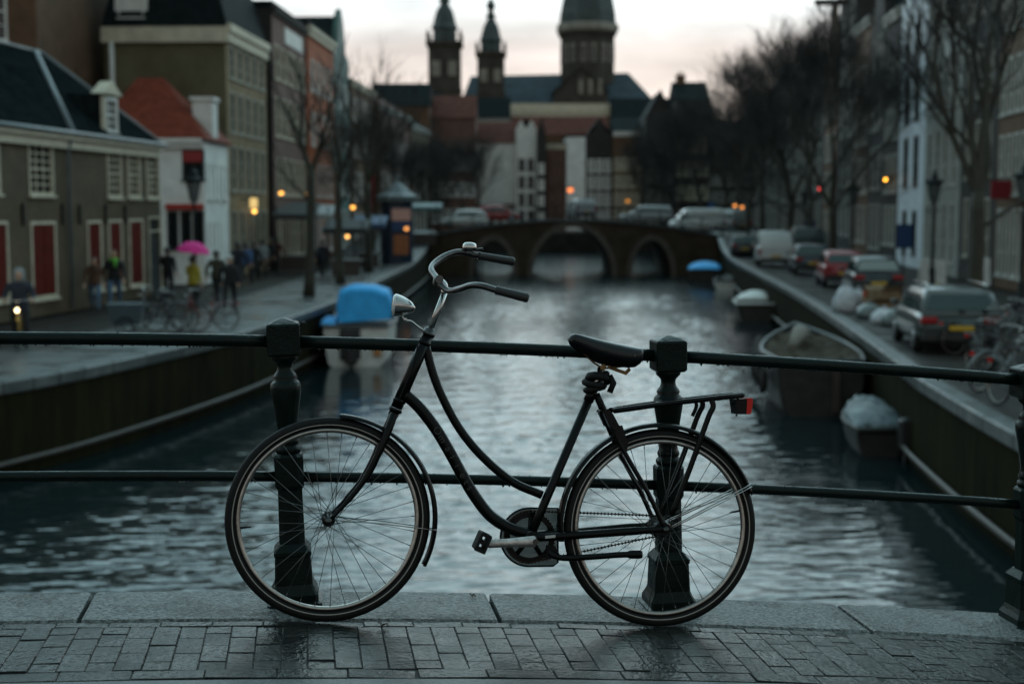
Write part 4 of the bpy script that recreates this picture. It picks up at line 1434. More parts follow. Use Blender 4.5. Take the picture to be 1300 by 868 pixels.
# ---- 3: tall houses further along the left bank
h3 = house('tall house with a blank olive side wall and white cornice above the red roof', (-13.1, 66), (-12.75, 74.6), QUAY, 11.5, 5.6, M_TAN, M_OLIVE,
      rows=((.6, 2.5, 5, 1.0, 2, 2), (4.0, 2.1, 5, 1.0, 2, 3), (6.7, 1.9, 5, 1.0, 2, 3), (9.2, 1.5, 5, 1.0, 2, 3)), roof=('mansard', 3.6, M_SLATE), cornice=(.7, M_CREAM), wm=M_AGED)
b = MB(); b.box(-.22, -.004, -.1, 5.7, 10.75, 11.45); b.build('side_cornice', M_CREAM, h3)
b = MB(); b.tube([(-.12, 5.25, 10.8), (-.12, 5.25, 6.0)], .12, 8); b.build('drain_pipe', M_WHITEP, h3)
b = MB(); b.box(.05, 2.2, 3.6, 5.1, 11.5, 13.2); b.box(-.1, 2.3, 3.5, 5.2, 13.2, 13.4); b.build('dormer', M_WHITEP, h3)
o = add_window(h3, 0, 0, 1.2, 1.1, 2, 1, M_WHITEP); o.rotation_euler = (0, 0, -PI / 2); o.location = (.05, 4.95, 11.9)
h4 = house('purple brown brick warehouse with rows of pale windows and a white painted panel', (-12.5, 75.2), (-12.2, 85), QUAY, 13.6, 9, BR_PURPLE, BR_BLACK,
      rows=((.6, 2.4, 5, 1.1, 2, 2), (3.9, 2.0, 5, 1.2, 2, 2), (7.0, 2.1, 5, 1.2, 2, 2), (10.0, 1.8, 5, 1.2, 2, 2)), roof=('flat', .35, M_SLATE), cornice=(.3, BR_BLACK), wm=M_CREAM, name='warehouse')
b = MB(); b.box(3.4, 8.6, -.06, -.004, 12.15, 13.0); b.build('painted_panel', M_WHITEP, h4)
house('orange red brick house with a cream stepped crest on the left bank', (-12.1, 85.4), (-11.8, 95), QUAY, 13.9, 9, BR_ORANGE, BR_ORANGE,
      rows=((.5, 2.5, 4, 1.2, 2, 2), (3.9, 2.0, 4, 1.1, 2, 2), (7.0, 2.0, 4, 1.1, 2, 2), (10.2, 1.9, 4, 1.1, 2, 2)), roof=('flat', .4, M_SLATE), cornice=(.5, M_CREAM))
neck = [(0, 0), (1, 0), (1, .3), (.78, .6), (.70, 2.0), (.62, 2.9), (.5, 3.5), (.38, 2.9), (.30, 2.0), (.22, .6), (0, .3)]
house('narrow neck-gabled house painted teal below, beside the orange brick house', (-11.8, 95.3), (-11.5, 101.5), QUAY, 13.2, 9, M_TEAL, BR_BLACK,
      rows=((.5, 2.6, 3, 1.1, 2, 2), (4.0, 2.0, 3, 1.0, 2, 3), (7.0, 1.9, 3, 1.0, 2, 3), (10, 1.7, 3, 1.0, 2, 3)), roof=('gable', 3.0, M_SLATE), gable=neck)
house('dark brown house with a plain cornice left of the far bridge', (-11.4, 101.8), (-10.9, 113), QUAY, 12.2, 9, BR_BROWN, BR_BROWN,
      rows=((.5, 2.4, 4, 1.1, 2, 2), (3.8, 2.0, 4, 1.1, 2, 3), (6.9, 1.9, 4, 1.1, 2, 3), (9.5, 1.6, 4, 1.1, 2, 3)), roof=('ridge', 2.5, M_SLATE), cornice=(.4, M_CREAM))
house('low brown terrace behind bare trees left of the far bridge', (-10.9, 118), (-9.6, 134), QUAY, 11.6, 9, BR_PURPLE, BR_BROWN,
      rows=((1, 2.2, 6, 1.1, 2, 2), (4.2, 2.0, 6, 1.1, 2, 2), (7.3, 1.8, 6, 1.1, 2, 2)), roof=('ridge', 3.0, M_DULLTILE), cornice=(.4, M_GREYST))
house('grey brown gabled house at the end of the left bank', (-9.5, 135), (-8.6, 147), QUAY, 11.0, 9, BR_DARK, BR_BROWN,
      rows=((1, 2.2, 4, 1.1, 2, 2), (4.2, 2.0, 4, 1.1, 2, 2), (7.3, 1.8, 4, 1.1, 2, 2)), roof=('ridge', 3.2, M_SLATE), cornice=(.4, M_GREYST))
# big brown building behind the first house
hb_ = house('massive brown brick building rising behind the slate roof at the left edge', (-27.5, 59), (-19.4, 59), QUAY, 17, 12, BR_BROWN, BR_BROWN,
      rows=((6.5, 2.2, 3, 1.1, 2, 4), (10.0, 2.4, 3, 1.1, 2, 4), (13.4, 2.2, 3, 1.1, 2, 4)), roof=('flat', .4, M_SLATE), cornice=(.4, M_TAN), cat='building', name='brick_building')

FRAME = (.12, .06)
# ---- right bank terrace (facades face the canal; A is the far end)
M_AGED2 = mat('dull white sash', (0.46, 0.46, 0.42), 0.6, spec=.1, var=.2, vscale=2)
def right_line(y): return 14.0 + .10 * y
RV = [(1.06, .1), (.93, -.15), (1.0, .35), (1.12, -.2), (1.0, 0), (.90, .4), (1.08, -.1), (.95, .25), (1.04, .5), (.92, 0), (1.1, .2), (1.0, -.2), (.97, .3)]
rv_i = [0]
def rhouse(label, y_far, y_near, H, mf, rows, roof, **kw):
    f_, d_ = RV[rv_i[0] % len(RV)]; rv_i[0] += 1
    rows = tuple((max(.45, z * f_ + d_), min(h * f_, 2.9), max(2, n - (rv_i[0] % 2)), w, c, r_) for z, h, n, w, c, r_ in rows if z * f_ + d_ + min(h * f_, 2.9) < H - .4)
    if rv_i[0] % 3 == 0: kw.setdefault('wm', M_AGED)
    return house(label, (right_line(y_far), y_far), (right_line(y_near), y_near), QUAY, H, 10, mf, kw.pop('ms', mf), rows=rows, roof=roof, wm=kw.pop('wm', M_AGED2), **kw)
def rows4(n, w=1.15, hs=(2.6, 2.5, 2.3, 2.0), z=.7, c=2, r_=3, step=3.45):
    return tuple((z + k * step, hs[k], n, w, c, r_) for k in range(len(hs)))
bell_g = [(0, 0), (1, 0), (1, .5), (.85, 1.2), (.72, 2.4), (.66, 3.4), (.5, 4.0), (.34, 3.4), (.28, 2.4), (.15, 1.2), (0, .5)]
step_g = [(0, 0), (1, 0), (1, .6), (.88, .6), (.88, 1.5), (.75, 1.5), (.75, 2.4), (.63, 2.4), (.63, 3.3), (.37, 3.3), (.37, 2.4), (.25, 2.4), (.25, 1.5), (.12, 1.5), (.12, .6), (0, .6)]
spout = [(0, 0), (1, 0), (.6, 3.6), (.6, 4.3), (.4, 4.3), (.4, 3.6)]
rhouse('dark brick canal house with tall white windows at the right edge of the picture', 53.5, 47.5, 16.5, BR_BLACK, rows4(4, .85, (2.7, 2.6, 2.4, 2.1)), ('flat', .3, M_SLATE), cornice=(.6, M_AGED2), door=(2.1, 1.1, .02) if False else None)
rhouse('dark brick canal house behind the red hanging sign', 58.6, 53.6, 16.0, BR_BROWN, rows4(4, .8, (2.9, 2.6, 2.4, 2.1)), ('gable', 3.5, M_SLATE), gable=neck)
rhouse('dark canal house with three window columns behind the nearest tree trunk', 65.6, 58.7, 15.4, BR_BLACK, rows4(4, 1.0), ('flat', .3, M_SLATE), cornice=(.7, M_CREAM))
rhouse('cream grey stucco house beside the narrow blue white house', 74.4, 65.7, 14.6, M_GREYST, rows4(4, 1.05, (2.8, 2.5, 2.3, 1.9), step=3.3), ('flat', .3, M_SLATE), cornice=(.7, M_AGED), wm=M_AGED2)
rhouse('narrow blue white stucco house with dark paired windows', 82.4, 74.5, 15.2, M_BLUEWHITE, ((.7, 2.4, 3, 1.2, 1, 1), (4.4, 2.7, 2, 1.3, 2, 2), (7.9, 2.7, 2, 1.3, 2, 2), (11.3, 2.2, 2, 1.3, 2, 2)), ('gable', 4, M_SLATE), gable=bell_g, wm=M_DARKWOOD)
rhouse('near black brick house with a white string course, left of the blue white house', 88.0, 82.5, 14.6, BR_BLACK, rows4(4, .85), ('flat', .3, M_SLATE), cornice=(.5, M_AGED2), wm=M_AGED2)
rhouse('near black brick house with a step gable on the right bank', 93.8, 88.1, 14.4, BR_BLACK, rows4(4, .85), ('gable', 3.2, M_SLATE), gable=step_g, wm=M_AGED2)
rhouse('brown brick house with grey windows behind the white parked van', 101.5, 93.9, 15.6, BR_BROWN, rows4(4, 1.05), ('flat', .3, M_SLATE), cornice=(.5, M_GREYST), wm=M_AGED2)
hx = rhouse('tall dark house with a hoisting beam at its top on the right bank', 110, 101.6, 19.2, BR_BLACK, rows4(4, 1.05, (2.7, 2.5, 2.4, 2.2, 1.8)), ('flat', .4, M_SLATE), cornice=(.6, M_LEAD), wm=M_AGED2)
b = MB(); b.box(4.0, 4.4, -2.4, .3, 18.0, 18.4); b.tube([(4.2, -2.1, 18.0), (4.2, -2.1, 17.5)], .06, 6); b.build('hoist_beam', M_TIMBER, hx)
rhouse('brown house with a spout gable beyond the far bridge on the right', 119, 111, 15.0, BR_BROWN, rows4(4, .9), ('gable', 3.2, M_SLATE), gable=spout, wm=M_AGED2)
rhouse('dark house with a chimney beyond the far bridge on the right', 132, 119.2, 15.6, BR_BLACK, rows4(4, 1.1), ('ridge', 2.6, M_SLATE), wm=M_AGED2, chimney=[(4, 5, 1.3, 4.2), (9, 5, 1.0, 3.4)])
rhouse('long dark terrace beyond the far bridge on the right', 160, 132.2, 16.6, BR_BLACK, rows4(9, 1.1), ('ridge', 2.6, M_SLATE), wm=M_AGED2, chimney=[(7, 5, 1.3, 5.2), (20, 5, 1.2, 4.4)])

rhouse('dark terrace at the far end of the right bank', 232, 160.3, 17.5, BR_BLACK, rows4(20, 1.1), ('ridge', 2.6, M_SLATE), wm=M_AGED2, chimney=[(20, 5, 1.6, 4.4), (48, 5, 1.6, 5.2)])
FRAME = (.20, .10)
# ---- houses closing the view (facing us)
def frow(label, u0, u1, vtop, Y, mf, rows, roof=None, **kw):
    a, c = at(u0, 260, Y), at(u1, 260, Y)
    H = at(650, vtop, Y).z + 1.3
    return house(label, (a.x, Y), (c.x, Y), -1.3, H, 9, mf, kw.pop('ms', mf), rows=rows, roof=roof, **kw)
def nrows(H, n, k, w=1.0, h=1.7, z=1.0, c=2, r_=2): return tuple((z + i * (H - z - .6) / k, h, n, w, c, r_) for i in range(k))
frow('dark brown house behind bare trees at the far left of the closing row', 470, 545, 135, 168, BR_BROWN, nrows(12, 6, 4), ('ridge', 3, M_SLATE))
frow('brown brick house behind bare trees in the closing row', 546, 604, 150, 172, BR_PURPLE, nrows(11, 5, 3), ('ridge', 3, M_DULLTILE))
hw = frow('house with a big blank white wall and rusty red roof in the closing row', 605, 654, 182, 178, M_WHITEWALL, ((.6, 2.2, 4, .8, 1, 1),), ('ridge', 2.9, M_DULLTILE))
b = MB(); b.box(-.02, 4.9, -.1, -.003, -.05, 2.9); 
b = MB(); b.box(0.0, 4.83, -.12, -.01, 2.9, 3.3); b.build('string_course', BR_BROWN, hw)
frow('slim white canal house with a twin-peaked top in the closing row', 655, 681, 166, 176, M_WHITEP, nrows(10, 2, 4, .8, 1.5), ('gable', 1.5, M_SLATE), gable=[(0, 0), (1, 0), (1, .2), (.76, 1.3), (.52, .3), (.48, .3), (.24, 1.3), (0, .2)], wm=M_DARKWOOD)
frow('very narrow black gabled house in the closing row', 681.5, 693, 172, 175, BR_BLACK, nrows(9.5, 1, 4, .7, 1.3), ('gable', 2.2, M_SLATE), gable=[(0, 0), (1, 0), (.5, 2.4)])
frow('plain grey brown house with a cream cornice in the closing row', 693.5, 718, 184, 177, BR_PURPLE, nrows(8.5, 2, 3, .7, 1.2), ('flat', .3, M_SLATE), cornice=(.55, M_CREAM), wm=BR_PURPLE)
frow('house with a tall blank white front in the closing row', 719, 743, 174, 176, M_WHITEWALL, ((.6, 2.2, 2, .7, 1, 1),), ('flat', .3, M_SLATE))
frow('dark brick house with a grid of pale windows in the closing row', 744, 777, 172, 176, BR_BLACK, nrows(9.8, 3, 4, .8, 1.6), ('gable', 2.2, M_SLATE), gable=neck[:2] + [(1, .2), (.7, .5), (.62, 1.5), (.5, 1.9), (.38, 1.5), (.3, .5), (0, .2)])
frow('wide dark brick house with olive trimmed windows in the closing row', 778, 817, 168, 175, BR_BROWN, nrows(10, 4, 4, .75, 1.6), ('ridge', 2.0, M_SLATE), cornice=(.5, M_WHITEP), wm=M_CREAM)
frow('dark gabled house behind the tree beside the closing row', 818, 856, 150, 170, BR_BLACK, nrows(11, 3, 4, .8, 1.6), ('gable', 3.2, M_SLATE), gable=[(0, 0), (1, 0), (.5, 3.4)], wm=M_GREYST)
frow('tall dark house where the right bank turns away', 857, 900, 128, 166, BR_BLACK, nrows(12.5, 4, 4, .8, 1.6), ('ridge', 2.5, M_SLATE), wm=M_CREAM, chimney=[(1, 4.5, 1, 2.8)])
frow('low dark block seen between the trees at the far right end of the canal', 898, 962, 182, 205, BR_BLACK, nrows(9, 6, 3), ('ridge', 3.5, M_SLATE), wm=M_GREYST)
frow('long red roofed building with a cream cornice behind the closing row', 650, 772, 172, 222, BR_BROWN, nrows(12, 8, 3), ('ridge', 3.2, M_DULLTILE))
frow('long building with a pale cream parapet below the church', 648, 775, 141, 236, BR_BROWN, (), ('flat', 1.2, M_CREAM), cornice=(.9, M_CREAM))
frow('dark roofed block left of the church below the twin towers', 470, 560, 140, 215, BR_PURPLE, nrows(15, 6, 4), ('ridge', 3, M_SLATE))
frow('pale stuccoed block below the twin towers', 561, 648, 150, 225, M_GREYST, nrows(14, 6, 4), ('ridge', 3.5, M_SLATE))
frow('brown block right of the church', 776, 905, 150, 232, BR_BROWN, nrows(14, 7, 4), ('ridge', 3.5, M_SLATE))

# ---- the domed church
CY = 330.0
M_CHB = mat('church brick', (0.072, 0.064, 0.054), 0.8, spec=.05, var=.3, vscale=.4)
M_CHS = mat('church stone', (0.26, 0.23, 0.19), 0.7, var=.3, vscale=.5)
M_CHR = mat('church slate', (0.050, 0.070, 0.084), 0.6, spec=.1, var=.25, vscale=.4)
M_COPPER = mat('weathered copper', (0.070, 0.085, 0.084), 0.6, spec=.2, var=.3, vscale=.5)
def chx(u): return (u - 650) / F_PX * CY
def chz(v): return at(650, v, CY).z
ch0 = empty('church', (chx(690), CY, -1.3))
tag(ch0, 'large dark domed church with twin turreted towers on the skyline', 'church')
def crel(x, y, z): return (x - chx(690), y - CY, z + 1.3)
def octa(r, z, cx, cy, n=8, rot=PI / 8): return [crel(cx + r * math.cos(rot + 2 * PI * k / n), cy + r * math.sin(rot + 2 * PI * k / n), z) for k in range(n)]
def tower(u, vb, w, scale):
    cx, cy = chx(u), CY - 4
    h = w / 2
    vt = vb
    b = MB()
    z1 = chz(vt)
    def sqr(hh, z): return [crel(cx - hh, cy - hh, z), crel(cx + hh, cy - hh, z), crel(cx + hh, cy + hh, z), crel(cx - hh, cy + hh, z)]
    b.loft([sqr(h, 0), sqr(h, z1 - 12 * scale), sqr(h * 1.04, z1 - 12 * scale), sqr(h * 1.04, z1 - 11.2 * scale), sqr(h * .98, z1 - 11.2 * scale), sqr(h * .98, z1 - 1.2 * scale), sqr(h * 1.12, z1 - 1.0 * scale), sqr(h * 1.12, z1)], True, True)
    t = b.build('tower', M_CHB, ch0)
    for k in (-.5, .5):                                        # belfry openings and pale louvres
        b = MB()
        p = crel(cx + k * h, cy - h * .98 - .12, z1 - 8.4 * scale)
        b.box(p[0] - h * .26, p[0] + h * .26, p[1] - .1, p[1] + .115, p[2], p[2] + 3.6 * scale)
        b.build('louvre', M_CHS, t)
    for sx in (-1, 1):
        for sy in (-1, 1):
            b = MB()
            p = crel(cx + sx * h * 1.0, cy + sy * h * 1.0, z1)
            b.lathe([(.35, p[2]), (.35, p[2] + 1.2 * scale), (.5, p[2] + 1.3 * scale), (.05, p[2] + 3.0 * scale)], 6, (p[0], p[1], 0))
            b.build('pinnacle', M_CHS, t)
    b = MB()
    s = scale
    b.loft([octa(r * s, z1 + z * s, cx, cy) for r, z in ((3.1, 0), (3.0, 3.0), (3.5, 3.3), (3.3, 3.7), (2.9, 4.6), (2.6, 6.0), (2.1, 7.6), (1.3, 8.9), (1.0, 9.6), (1.5, 9.9), (1.4, 10.5), (.9, 10.9), (.8, 12.0), (1.35, 12.6), (1.35, 13.4), (.8, 14.2), (.3, 15.2), (.12, 18.0), (.03, 21.0))], True, True)
    b.build('turret', M_COPPER, t)
tower(567, 57, 7.3, .92)
tower(624, 70, 6.2, .80)
b = MB()
xa, xb = chx(588), chx(830)
za, zr = chz(132), chz(92)
b.add([crel(xa, CY, 0), crel(xb, CY, 0), crel(xb, CY + 20, 0), crel(xa, CY + 20, 0), crel(xa, CY, za), crel(xb, CY, za), crel(xb, CY + 20, za), crel(xa, CY + 20, za)], [(0, 1, 5, 4), (1, 2, 6, 5), (2, 3, 7, 6), (3, 0, 4, 7)])
b.build('nave_wall', M_CHB, ch0)
b = MB()
b.add([crel(xa - .5, CY - .5, za - .2), crel(xb + .5, CY - .5, za - .2), crel(xb + .5, CY + 20.5, za - .2), crel(xa - .5, CY + 20.5, za - .2), crel(chx(597), CY + 10, zr), crel(chx(800), CY + 10, zr + .8)], [(0, 1, 5, 4), (1, 2, 5), (2, 3, 4, 5), (3, 0, 4)])
b.build('nave_roof', M_CHR, ch0)
# transept gable in front of the drum
b = MB()
x0, x1 = chx(702), chx(768)
b.add([crel(x0, CY - 5, 0), crel(x1, CY - 5, 0), crel(x1, CY - 5, chz(118)), crel((x0 + x1) / 2, CY - 5, chz(90)), crel(x0, CY - 5, chz(118)), crel(x0, CY + 10, 0), crel(x1, CY + 10, 0), crel(x1, CY + 10, chz(118)), crel((x0 + x1) / 2, CY + 10, chz(90)), crel(x0, CY + 10, chz(118))],
      [(0, 1, 2, 3, 4), (1, 6, 7, 2), (5, 0, 4, 9)])
b.build('transept', M_CHB, ch0)
b = MB()
b.add([crel(x0 - .5, CY - 5.5, chz(118) - .3), crel((x0 + x1) / 2, CY - 5.5, chz(89)), crel(x1 + .5, CY - 5.5, chz(118) - .3), crel(x0 - .5, CY + 10, chz(118) - .3), crel((x0 + x1) / 2, CY + 10, chz(89)), crel(x1 + .5, CY + 10, chz(118) - .3)], [(0, 1, 4, 3), (1, 2, 5, 4)])
b.build('transept_roof', M_CHR, ch0)
# drum and dome
cx, cy, R = chx(747), CY + 10, 6.9
b = MB()
b.loft([octa(R * f, chz(v), cx, cy) for f, v in ((1, 135), (1, 104), (1.03, 104), (1.03, 100), (.97, 100), (.97, 42), (1.04, 40), (1.06, 36))], True, True)
dr_ = b.build('drum', M_CHB, ch0)
b = MB(); b.loft([octa(R * f, chz(v), cx, cy) for f, v in ((1.06, 36), (1.12, 34), (1.12, 27), (1.05, 25))], True, True); b.build('drum_cornice', M_CHS, dr_)
b = MB(); b.loft([octa(R * f, chz(v), cx, cy) for f, v in ((1.02, 25.2), (1.0, 12), (.94, 0), (.86, -14), (.72, -30), (.5, -42), (.3, -48), (.3, -66), (.36, -68), (.2, -80), (.05, -110))], True, True); b.build('dome', M_COPPER, dr_)
for k in range(8):
    a = 2 * PI * k / 8 + PI / 8 + PI / 8
    rr = R * .97 * math.cos(PI / 8)
    for s_ in (-.24, .24):
        tx, ty = -math.sin(a), math.cos(a)
        px, py = cx + rr * math.cos(a) + s_ * R * tx * .72, cy + rr * math.sin(a) + s_ * R * ty * .72
        b = MB(); b.box(-.75, .75, -.12, .12, 0, chz(52) - chz(76))
        o = b.build('drum_window', M_CHS, dr_, crel(px, py, chz(76)), (0, 0, a + PI / 2))
        b = MB(); b.box(-.5, .5, -.16, .16, .3, chz(52) - chz(76) - .5); b.build('pane', M_GLASS, o)
for k in range(3):
    b = MB(); p = crel(chx(735 + 12 * k), CY - 5.15, chz(122)); b.box(p[0] - .5, p[0] + .5, p[1] - .1, p[1] + .1, p[2], p[2] + 3.4); b.build('transept_window', M_CHS, ch0)

# ================================================================== bare winter trees
M_BARK = mat('wet bark', (0.028, 0.024, 0.018), 0.7, rgb2=(0.045, 0.043, 0.024), var=.3, vscale=5, bump=.5, bscale=14)
M_TWIG = mat('twigs', (0.024, 0.021, 0.018), 0.75)
def make_tree_meshes(seed, height, r0, fork, spread, levels=4):
    r = random.Random(seed)
    tr, tw = MB(), MB()
    trunk = [Vector((0, 0, -.1))]
    lean = Vector((r.uniform(-.04, .04), r.uniform(-.04, .04), 1))
    n = 7
    for k in range(1, n + 1):
        p = trunk[-1] + Vector((lean.x + r.gauss(0, .03), lean.y + r.gauss(0, .03), 1)) * (fork / n)
        trunk.append(p)
    rs = [r0 * 1.35, r0 * 1.05] + [lerp(r0, r0 * .8, k / n) for k in range(2, n + 1)]
    tr.tube(trunk, rs, 9)
    def grow(p, d, L, rad_, lev):
        nseg = 4 if lev < 3 else 3 if lev < 4 else 2
        pts = [p]; dd = d.copy()
        for k in range(nseg):
            dd = (dd + Vector((r.gauss(0, .10), r.gauss(0, .10), r.gauss(0, .08) + .05))).normalized()
            pts.append(pts[-1] + dd * (L / nseg))
        rr = [lerp(rad_, rad_ * .55, k / nseg) for k in range(nseg + 1)]
        (tr if lev <= 1 else tw).tube(pts, rr, 7 if lev == 0 else 5 if lev < 3 else 3, cap=False)
        if lev >= levels: return
        nk = (4, 5, 5, 5, 5)[min(lev, 4)]
        for k in range(nk):
            t = r.uniform(.30, 1.0) if k else 1.0
            i = min(int(t * nseg), nseg - 1)
            q = pts[i].lerp(pts[i + 1], t * nseg - i)
            a = r.uniform(0, 2 * PI)
            side = dd.orthogonal().normalized()
            side = Quaternion(dd, a) @ side
            ang = r.uniform(.35, .85) * (0.6 if k == 0 else 1)
            nd = (dd * math.cos(ang) + side * math.sin(ang) + Vector((0, 0, .16))).normalized()
            grow(q, nd, L * r.uniform(.52, .78), max(rad_ * .55 * r.uniform(.7, 1.0), .009), lev + 1)
    top = trunk[-1]
    nb = r.choice((3, 4))
    for k in range(nb):
        a = 2 * PI * k / nb + r.uniform(-.4, .4)
        ti = r.uniform(.2, .5) * spread
        d = Vector((math.cos(a) * math.sin(ti), math.sin(a) * math.sin(ti), math.cos(ti)))
        grow(top - Vector((0, 0, r.uniform(0, .5))), d, (height - fork) * r.uniform(.36, .48), r0 * r.uniform(.5, .62), 0)
    # one low limb
    a = r.uniform(0, 2 * PI)
    grow(trunk[-3], Vector((math.cos(a) * .8, math.sin(a) * .8, .5)).normalized(), (height - fork) * .3, r0 * .3, 1)
    return tr.mesh('trunk', M_BARK), tw.mesh('crown', M_TWIG)
TREES = [make_tree_meshes(11, 13.5, .21, 3.6, 1.0), make_tree_meshes(23, 14.5, .20, 4.2, 1.15), make_tree_meshes(35, 12.5, .18, 3.2, 1.3), make_tree_meshes(51, 11.0, .15, 3.0, 1.2), make_tree_meshes(77, 11.5, .19, 4.6, .85, 3), make_tree_meshes(78, 10.5, .19, 5.0, .8, 2), make_tree_meshes(91, 13.5, .22, 3.4, 1.25, 5)]
def tree(label, x, y, z, k, rz, sc=1.0, group=None):
    o = empty('bare_tree', (x, y, z), rz)
    o.scale = (sc, sc, sc)
    tag(o, label, 'tree', group)
    t, c = TREES[k]
    link('trunk', t, o); link('crown', c, o)
    return o
GR, GL, GF = 'bare trees along the right quay', 'bare trees along the left quay', 'bare trees beyond the far bridge'
tree('nearest bare tree on the right, thick trunk rising behind the dark estate car', 13.0, 39.8, QUAY, 0, 2.2, 1.05, GR)
tree('bare tree on the right quay rising behind the red car', 15.7, 70, QUAY, 6, .6, 1.0, GR)
tree('bare tree on the right quay rising behind the white van', 18.0, 93, QUAY, 6, 1.9, 1.12, GR)
tree('bare tree on the right quay just before the far bridge', 19.5, 111, -1.0, 1, 3.3, 1.0, GR)
tree('slim bare tree standing between the white van and the far bridge end', 17.0, 103, -1.4, 3, 5.0, 1.1, GR)
tree('bare tree at the right end of the far bridge, tallest against the pale sky', 20.8, 131, -1.2, 0, .9, 1.15, GR)
tree('bare tree beyond the bridge on the right, in front of the long dark terrace', 22.0, 147, -1.3, 1, 4.2, 1.0, GF)
tree('dark bare tree beyond the right bridge arch, close to the water', 18.0, 138, -1.3, 6, 2.0, 1.05, GF)
tree('dense bare tree right of the closing row of houses', 17.6, 152, -1.3, 6, 3.6, .95, GF)
tree('bare tree beside the dark gabled house of the closing row', 15.5, 164, -1.3, 6, 5.5, .85, GF)
tree('bare tree before the brown brick house on the right bank', 17.1, 82, QUAY, 3, 3.9, 1.3, GR)
tree('bare tree on the left quay with a thick dark trunk beside the lamp post', -7.45, 52, QUAY, 5, .3, .98, GL)
tree('second bare tree on the left quay, in front of the teal house', -7.3, 60.5, QUAY, 5, 2.9, .92, GL)
tree('third bare tree on the left quay, near the kiosk', -7.25, 72, QUAY, 4, 4.4, 1.0, GL)
tree('bare tree on the left quay behind the kiosk', -8.8, 90, QUAY, 6, 1.2, .72, GL)
tree('bare tree at the left end of the far bridge', -8.3, 113, -.8, 2, .2, .92, GL)
tree('bare tree beyond the bridge, left of the blank white wall', -7.6, 128, -1.2, 6, 2.0, .66, GF)
tree('bare tree beyond the bridge whose twigs cross the blank white wall', -3.6, 163, -1.3, 1, 3.1, .82, GF)
tree('dense bare tree beyond the bridge below the twin towers', -8.2, 142, -1.3, 6, 5.0, .72, GF)
tree('bare tree beyond the bridge nearest the left bank terrace', -10.4, 154, -1.3, 6, 1.0, .9, GF)
tree('small bare tree beyond the bridge, left of the third arch', -5.6, 156, -1.3, 6, 2.4, .8, GF)

# ================================================================== people
M_SKIN = mat('skin', (0.55, 0.33, 0.23), 0.5)
M_HAIR = mat('dark hair', (0.02, 0.015, 0.012), 0.5)
M_EYE = mat('eye', (0.01, 0.01, 0.01), 0.2)
def cloth(name, c): return mat('cloth ' + name, c, 0.8, var=.2, vscale=9)
C_BLACK = cloth('black', (.012, .012, .014)); C_NAVY = cloth('navy', (.018, .022, .035)); C_GREY = cloth('grey', (.22, .24, .25)); C_BROWN = cloth('brown', (.09, .045, .025))
C_JEAN = cloth('denim', (.09, .16, .25)); C_YEL = cloth('yellow', (.42, .34, .04)); C_OLIV = cloth('olive', (.05, .05, .03)); C_GRN = cloth('lime scarf', (.12, .45, .05)); C_WHT = cloth('white', (.5, .5, .48))
C_MAR = cloth('maroon', (.10, .02, .025)); C_PINK = cloth('magenta', (.72, .03, .26)); C_BLUE = cloth('blue', (.05, .10, .22))
